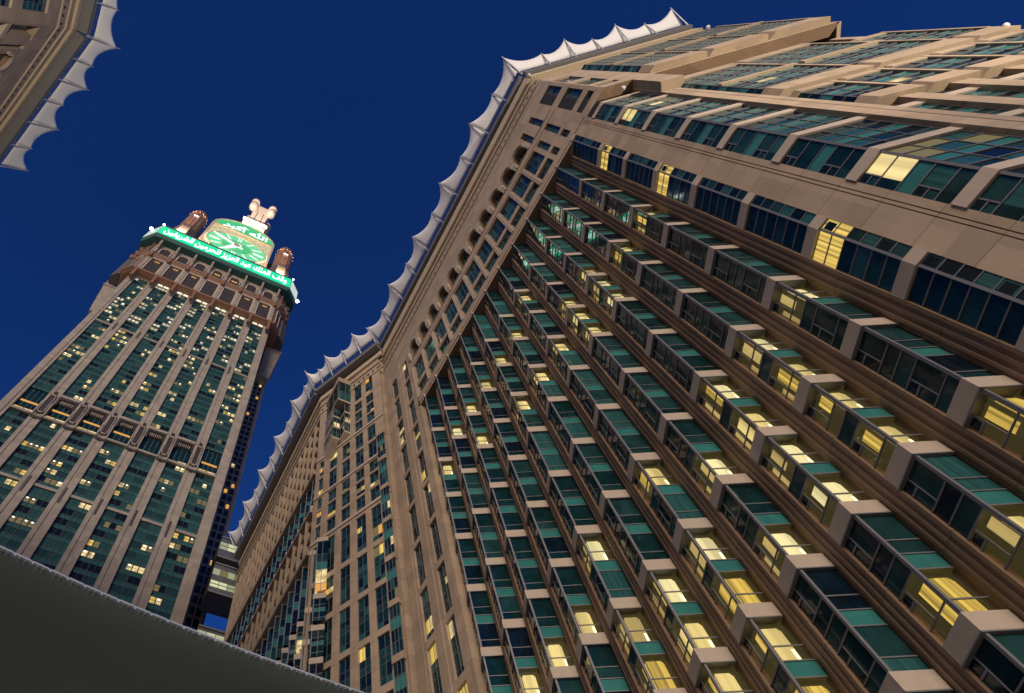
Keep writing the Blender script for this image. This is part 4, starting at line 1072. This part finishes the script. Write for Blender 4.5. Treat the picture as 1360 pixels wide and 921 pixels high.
disc(RC, .8, L_GREEN, 'clock_face', clock)
disc(9.6, 1.0, L_GREEN2, 'clock_face', clock)
ringm(RC, RC + .5, .6, 1.2, CREAM, 'clock_rim', clock); ringm(9.5, 9.75, .9, 1.1, CREAM, 'clock_rim', clock)
dots = MB()
for i in range(96):
    a = 2 * pi * i / 96; dots.box(fK, (RC + .95) * cos(a) - .2, (RC + .95) * cos(a) + .2, ZC + (RC + .95) * sin(a) - .2, ZC + (RC + .95) * sin(a) + .2, .4, .7, L_SPOT if i % 2 else MOSAIC)
dots.build('lamp_ring', clock)
CW_ = emit('clock_white', (.92, 1.0, .93), 1.05)
for i in range(12):
    a = 2 * pi * i / 12; b = MB(); d = (sin(a), cos(a)); e = (cos(a), -sin(a)); k = .95 if i % 3 == 0 else .55
    strips = ((-1.15, -.35), (.35, 1.15)) if i % 3 == 0 else ((-.62, .62),)
    for s0, s1 in strips:
        v = [fK.P(d[0] * r + e[0] * s, ZC + d[1] * r + e[1] * s, n) for n in (.85, 1.05) for r, s in ((11, s0), (11, s1), (17.6, s1), (17.6, s0))]
        b.mesh(v, [(0, 1, 2, 3), (4, 7, 6, 5), (0, 4, 5, 1), (1, 5, 6, 2), (2, 6, 7, 3), (3, 7, 4, 0)], CW_)
    b.build('hour_mark', clock)
def hand(ang, ln, w0, w1, tail, name):
    a = radians(ang); d = (sin(a), cos(a)); e = (cos(a), -sin(a)); b = MB()
    pr = ((-tail, -w0 * .6), (-tail, w0 * .6), (0, w0), (ln * .82, w1), (ln, 0), (ln * .82, -w1), (0, -w0))
    v = [fK.P(d[0] * r + e[0] * s, ZC + d[1] * r + e[1] * s, n) for n in (1.3, 1.9) for r, s in pr]; k = len(pr)
    b.mesh(v, [tuple(range(k)), tuple(range(2 * k - 1, k - 1, -1))] + [(i, (i + 1) % k, k + (i + 1) % k, k + i) for i in range(k)], CW_)
    b.build(name, clock)
hand(-62, 19.3, 1.25, .8, 4.5, 'minute_hand'); hand(-155, 14.5, 1.9, 1.1, 4, 'hour_hand')
disc(2.1, 2.1, CREAM, 'hub', clock, 24)
# green pediment with letters
pd = MB(); N = 24; chord, hgt = 20.9, 23.0
arcp = [(-chord * cos(pi * t / N), 402.7 + hgt * sin(pi * t / N)) for t in range(N + 1)]
v = [fK.P(u, z, n) for n in (-3, .3) for u, z in arcp]; k = len(arcp)
pd.mesh(v, [tuple(range(k)), tuple(range(2 * k - 1, k - 1, -1))] + [(i, (i + 1) % k, k + (i + 1) % k, k + i) for i in range(k)], L_GREEN2)
ped = pd.build('pediment', tower)
cf_ = MB()
for (u0, z0), (u1, z1) in zip(arcp, arcp[1:]):
    v = [fK.P(u, z, n) for n in (-3, .7) for u, z in ((u0, z0), (u1, z1), (u1 * 1.03, z1 + .8), (u0 * 1.03, z0 + .8))]
    cf_.mesh(v, [(0, 1, 2, 3), (4, 7, 6, 5), (0, 4, 5, 1), (1, 5, 6, 2), (2, 6, 7, 3), (3, 7, 4, 0)], CREAM)
for i in range(2, N - 1, 2):
    u, z = arcp[i]; cf_.lathe(fK.P(u * 1.03, z + .8, 0), [(0, 0), (.5, .3), (.3, 1.0), (.55, 1.5), (0, 2.1)], 6, CREAM)
cf_.build('pediment_rim', ped)
lettering(arabic('\ufdf2 أكبر'), fK, .3, 404.6, .35, 15.5, 31, L_TXT, ped, 'lettering')
# ---- upper mast with the horned head
sp = MB(); YS = 158.0; cs_ = (TC - .6, YS)
WARMSTONE = plain('spire_stone', (0.62, 0.50, 0.40), 0.6, noise=0.12, scale=0.3)
def sq(h): return [(cs_[0] - h, YS - h), (cs_[0] + h, YS - h), (cs_[0] + h, YS + h), (cs_[0] - h, YS + h)]
sp.prism(sq(19), 386, 440, STONE_D, top=sq(13)); sp.prism(sq(13), 440, 505, WARMSTONE, top=sq(8.4))
sp.prism(sq(8.4), 505, 535, WARMSTONE, top=sq(6.6)); sp.prism(sq(6.6), 535, 560, WARMSTONE, top=sq(7.4))
sp.prism(sq(9.6), 505, 509, WARMSTONE); sp.prism(sq(10.6), 517, 520, WARMSTONE, top=sq(8.0))
for u in (-3.0, 3.0):
    for z0, z1, hh0, hh1 in ((505, 535, 8.4, 6.6), (535, 560, 6.6, 7.4)):
        sp.tube((cs_[0] + u, YS - hh0 - .1, z0), (cs_[0] + u * .9, YS - hh1 - .1, z1), .28, .28, DARKV, 6)
sp.prism(sq(7.4), 560, 578, WARMSTONE, top=sq(8.4))
for sx in (-1, 1):
    for sy in (-1, 1):
        sp.lathe((cs_[0] + sx * 8.6, YS + sy * 8.6, 562), [(0, -10), (1.4, -6), (3.4, -1), (4.0, 4), (4.0, 6), (3.3, 7), (3.3, 14), (4.1, 16), (4.1, 20), (3.3, 20), (3.3, 16), (0, 16)], 20, WARMSTONE)
sp.build('spire_base', tower)
# warm floodlight on the head and bright lamps on the crown corners (both visible in the photo)
for (p, r) in ((fB.P(-43.2, 331.0, -4.5), .95), (fB.P(-37.6, 331.2, .4), .6), (fB.P(44.4, 318.0, -6), .9), (fB.P(38.2, 331.4, 0), .5)):
    b = MB(); b.lathe(p, [(0, -r), (r * .7, -r * .7), (r, 0), (r * .7, r * .7), (0, r)], 12, L_STAR); b.build('flood_lamp', tower, smooth=True)
def spot(name, loc, tgt, energy, ang, col=(1, .85, .68)):
    d = bpy.data.lights.new(name, 'SPOT'); d.energy = energy; d.spot_size = radians(ang); d.spot_blend = .6; d.color = col; d.shadow_soft_size = 1.0
    o = bpy.data.objects.new(name, d); COL.objects.link(o); o.parent = tower; o.location = rel(tower, loc)
    o.rotation_euler = (Vector(loc) - Vector(tgt)).to_track_quat('Z', 'Y').to_euler()
spot('crown_floodlight', (TC, 131, 431), (TC, 158, 560), 2.6e6, 50)
for sg in (-1, 1): spot('turret_floodlight', (TC + sg * 31, 119.5, 340), (TC + sg * 30.2, 127.5, 380), 3.2e5, 80, (1, .62, .38))

# ================================================================== SKY BRIDGES
def bridge(x0, x1, y0, y1, z0, z1, zw0, zw1, label, seed, lamp=False):
    r = random.Random(seed); cx_ = (x0 + x1) / 2
    t = thing('sky_bridge', (cx_, (y0 + y1) / 2, z0), label, 'bridge', 'enclosed bridges between the clock tower and the fin block')
    f_ = FR((x0, y0, 0), u=(1, 0)); f_.n = (0, -1); L_ = x1 - x0
    b = MB(); b.box(f_, 0, L_, z0, zw0, -(y1 - y0), 0, GREYM); b.box(f_, 0, L_, zw1, z1, -(y1 - y0), 0, GREYM)
    b.box(f_, 0, L_, zw0, zw1, -(y1 - y0), -.5, SLAB); b.box(f_, 0, L_, z0 - .2, z0 + .3, -(y1 - y0) - .3, .3, SLAB); b.box(f_, 0, L_, z1 - .3, z1 + .15, -(y1 - y0) - .3, .3, SLAB)
    b.build('deck', t)
    w_ = MB(); n = 8
    for i in range(n): w_.quad(f_, L_ * i / n, L_ * (i + 1) / n, zw0, zw1, -.2, emit('bridge_light%d_%d' % (seed, i), (.80, .85, .50), r.uniform(.35, .8)))
    for i in range(n + 1): w_.box(f_, L_ * i / n - .07, L_ * i / n + .07, zw0, zw1, -.2, 0, BAR)
    w_.box(f_, 0, L_, (zw0 + zw1) / 2 - .06, (zw0 + zw1) / 2 + .06, -.2, -.02, BAR)
    if lamp: w_.lathe(f_.P(L_ * .4, zw0 + .3, -.1), [(0, -.4), (.4, 0), (0, .4)], 8, L_SPOT)
    w_.build('window', t)
bridge(17.5, 36, 127, 134, 127.6, 135.0, 130.6, 133.4, 'topmost of the three lit bridges, highest between tower and fin block', 1, True)
bridge(17.5, 36, 127, 134, 115.6, 125.2, 0 + 117.4, 119.6, 'middle lit bridge with two window rows between clock tower and fin block', 2)
bridge(17.5, 36, 127, 134, 99.5, 105.2, 101.2, 104.2, 'lowest lit bridge, just above the dark foreground canopy edge', 3)
tt = [o for o in bpy.data.objects if o.name.startswith('sky_bridge')][1]
b = MB(); f_ = FR((17.5, 127, 0), u=(1, 0)); f_.n = (0, -1)
for i in range(9): b.quad(f_, 2.05 * i, 2.05 * i + 1.9, 121.4, 123.4, .02, L_OLIVE if i % 2 else MATS['bridge_light2_3'])
b.build('window', tt)

# ================================================================== FOREGROUND CANOPY (dark eave close overhead)
ev = thing('eave_canopy', (0, 5, 0), 'dark grey curved canopy underside filling the bottom left corner, clipped metal edge', 'canopy')
DK = plain('canopy_underside', (0.130, 0.180, 0.172), 0.75, noise=0.10, scale=0.5)
TRIM = plain('canopy_trim', (0.42, 0.47, 0.52), 0.4, metal=0.2)
edge = [(-18, 2.6), (-12, 5.3), (-7.5, 7.2), (-4.2, 8.25), (-3.2, 8.47), (-2.15, 8.70), (-1.41, 8.855), (-.5, 9.03), (.44, 9.18), (1.56, 9.33), (2.72, 9.46), (4.49, 9.60), (6.0, 9.68), (8.5, 9.7), (13, 9.4)]
def cat(p, n=6):
    out_ = []
    for i in range(len(p) - 1):
        p0 = p[max(i - 1, 0)]; p1 = p[i]; p2 = p[i + 1]; p3 = p[min(i + 2, len(p) - 1)]
        for k in range(n):
            t = k / n; out_.append(tuple(.5 * (2 * p1[q] + (p2[q] - p0[q]) * t + (2 * p0[q] - 5 * p1[q] + 4 * p2[q] - p3[q]) * t * t + (3 * p1[q] - p0[q] - 3 * p2[q] + p3[q]) * t ** 3) for q in (0, 1)))
    return out_ + [p[-1]]
E_ = cat(edge)
b = MB(); NR = 12; v = []
for x, y in E_:
    for j in range(NR + 1):
        t = j / NR; yy = y + t * 16
        v.append((x * (1 - .0 * t), yy, 9.0 + .85 * sin(t * pi * .5) - 0.0))
n1 = NR + 1; ne = len(E_)
b.mesh(v, [(i * n1 + j, (i + 1) * n1 + j, (i + 1) * n1 + j + 1, i * n1 + j + 1) for i in range(ne - 1) for j in range(NR)], DK)
o = b.build('soffit_panel', ev, smooth=True)
md = o.modifiers.new('thick', 'SOLIDIFY'); md.thickness = .03; md.offset = -1
tr_ = MB()
for (x0, y0), (x1, y1) in zip(E_, E_[1:]):
    d = Vector((x1 - x0, y1 - y0, 0)).normalized(); f_ = FR((x0, y0, 9.0), u=(d.x, d.y)); f_.n = (d.y, -d.x); L_ = math.hypot(x1 - x0, y1 - y0)
    tr_.box(f_, 0, L_, -.012, .045, -.02, .022, TRIM)
tr_.build('edge_trim', ev)
acc = 0; pos = []
for (x0, y0), (x1, y1) in zip(E_, E_[1:]):
    L_ = math.hypot(x1 - x0, y1 - y0); t = 0
    while acc + (L_ - t) >= .30:
        t += .30 - acc; acc = 0; pos.append((x0 + (x1 - x0) * t / L_, y0 + (y1 - y0) * t / L_, (x1 - x0) / L_, (y1 - y0) / L_))
    acc += L_ - t
cl = MB()
for i, (x, y, dx, dy) in enumerate(pos):
    f_ = FR((x, y, 9.0), u=(dx, dy)); f_.n = (dy, -dx)
    for q in (-.055, .040):
        cl.box(f_, q, q + .018, -.03, .02, -.05, .045, TRIM)
    cl.box(f_, -.12, .12, -.012, .02, .024, .06, TRIM)
cl.build('edge_clip', ev)
sm = MB()
for k in (0, 1, 2):
    for (x0, y0), (x1, y1) in zip(E_, E_[1:]):
        t = (k + .6) * 1.1; yy0, yy1 = y0 + t, y1 + t; zz = 9.0 + .85 * sin(t / 16 * pi * .5) - .006
        sm.face([(x0, yy0, zz - .004), (x1, yy1, zz - .004), (x1, yy1 + .012, zz - .004), (x0, yy0 + .012, zz - .004)], DARKV)
sm.build('panel_seam', ev)

# ================================================================== ADDED FILL LIGHTS (masts outside the frame, put in to brighten two dark walls)
def fill_mast(x, y, tgt, energy, ang, label, col=(1.0, .80, .55)):
    t = thing('fill_light_mast', (x, y, 0), label, 'fill_light', 'floodlight masts added out of view')
    p = MB(); p.tube((x, y, 0), (x, y, 9), .14, .09, MAST, 10); p.lathe((x, y, 0), [(0, 0), (.35, 0), (.35, .3), (.18, .5), (0, .5)], 12, MAST); p.build('pole', t)
    d = (Vector(tgt) - Vector((x, y, 9))).normalized(); h = MB(); a = Vector((x, y, 9.1)); h.tube(a - d * .2, a + d * .35, .18, .42, MAST, 14); h.build('lamp_head', t)
    l = bpy.data.lights.new('fill_light', 'SPOT'); l.energy = energy; l.spot_size = radians(ang); l.spot_blend = .8; l.color = col; l.shadow_soft_size = .4  # added spot lamp; lifts walls that sun and sky leave dark
    o = bpy.data.objects.new('fill_light', l); COL.objects.link(o); o.parent = t; o.location = rel(t, a + d * .5); o.rotation_euler = (-d).to_track_quat('Z', 'Y').to_euler()
fill_mast(-4, -14, (-52, 22, 122), 2.6e5, 60, 'floodlight mast added out of view to brighten the overhead hotel corner', (1.0, .88, .70))
fill_mast(42, -78, (46, -24, 95), 3.6e5, 70, 'floodlight mast added out of view to brighten the turned away hotel wing', (1.0, .86, .66))
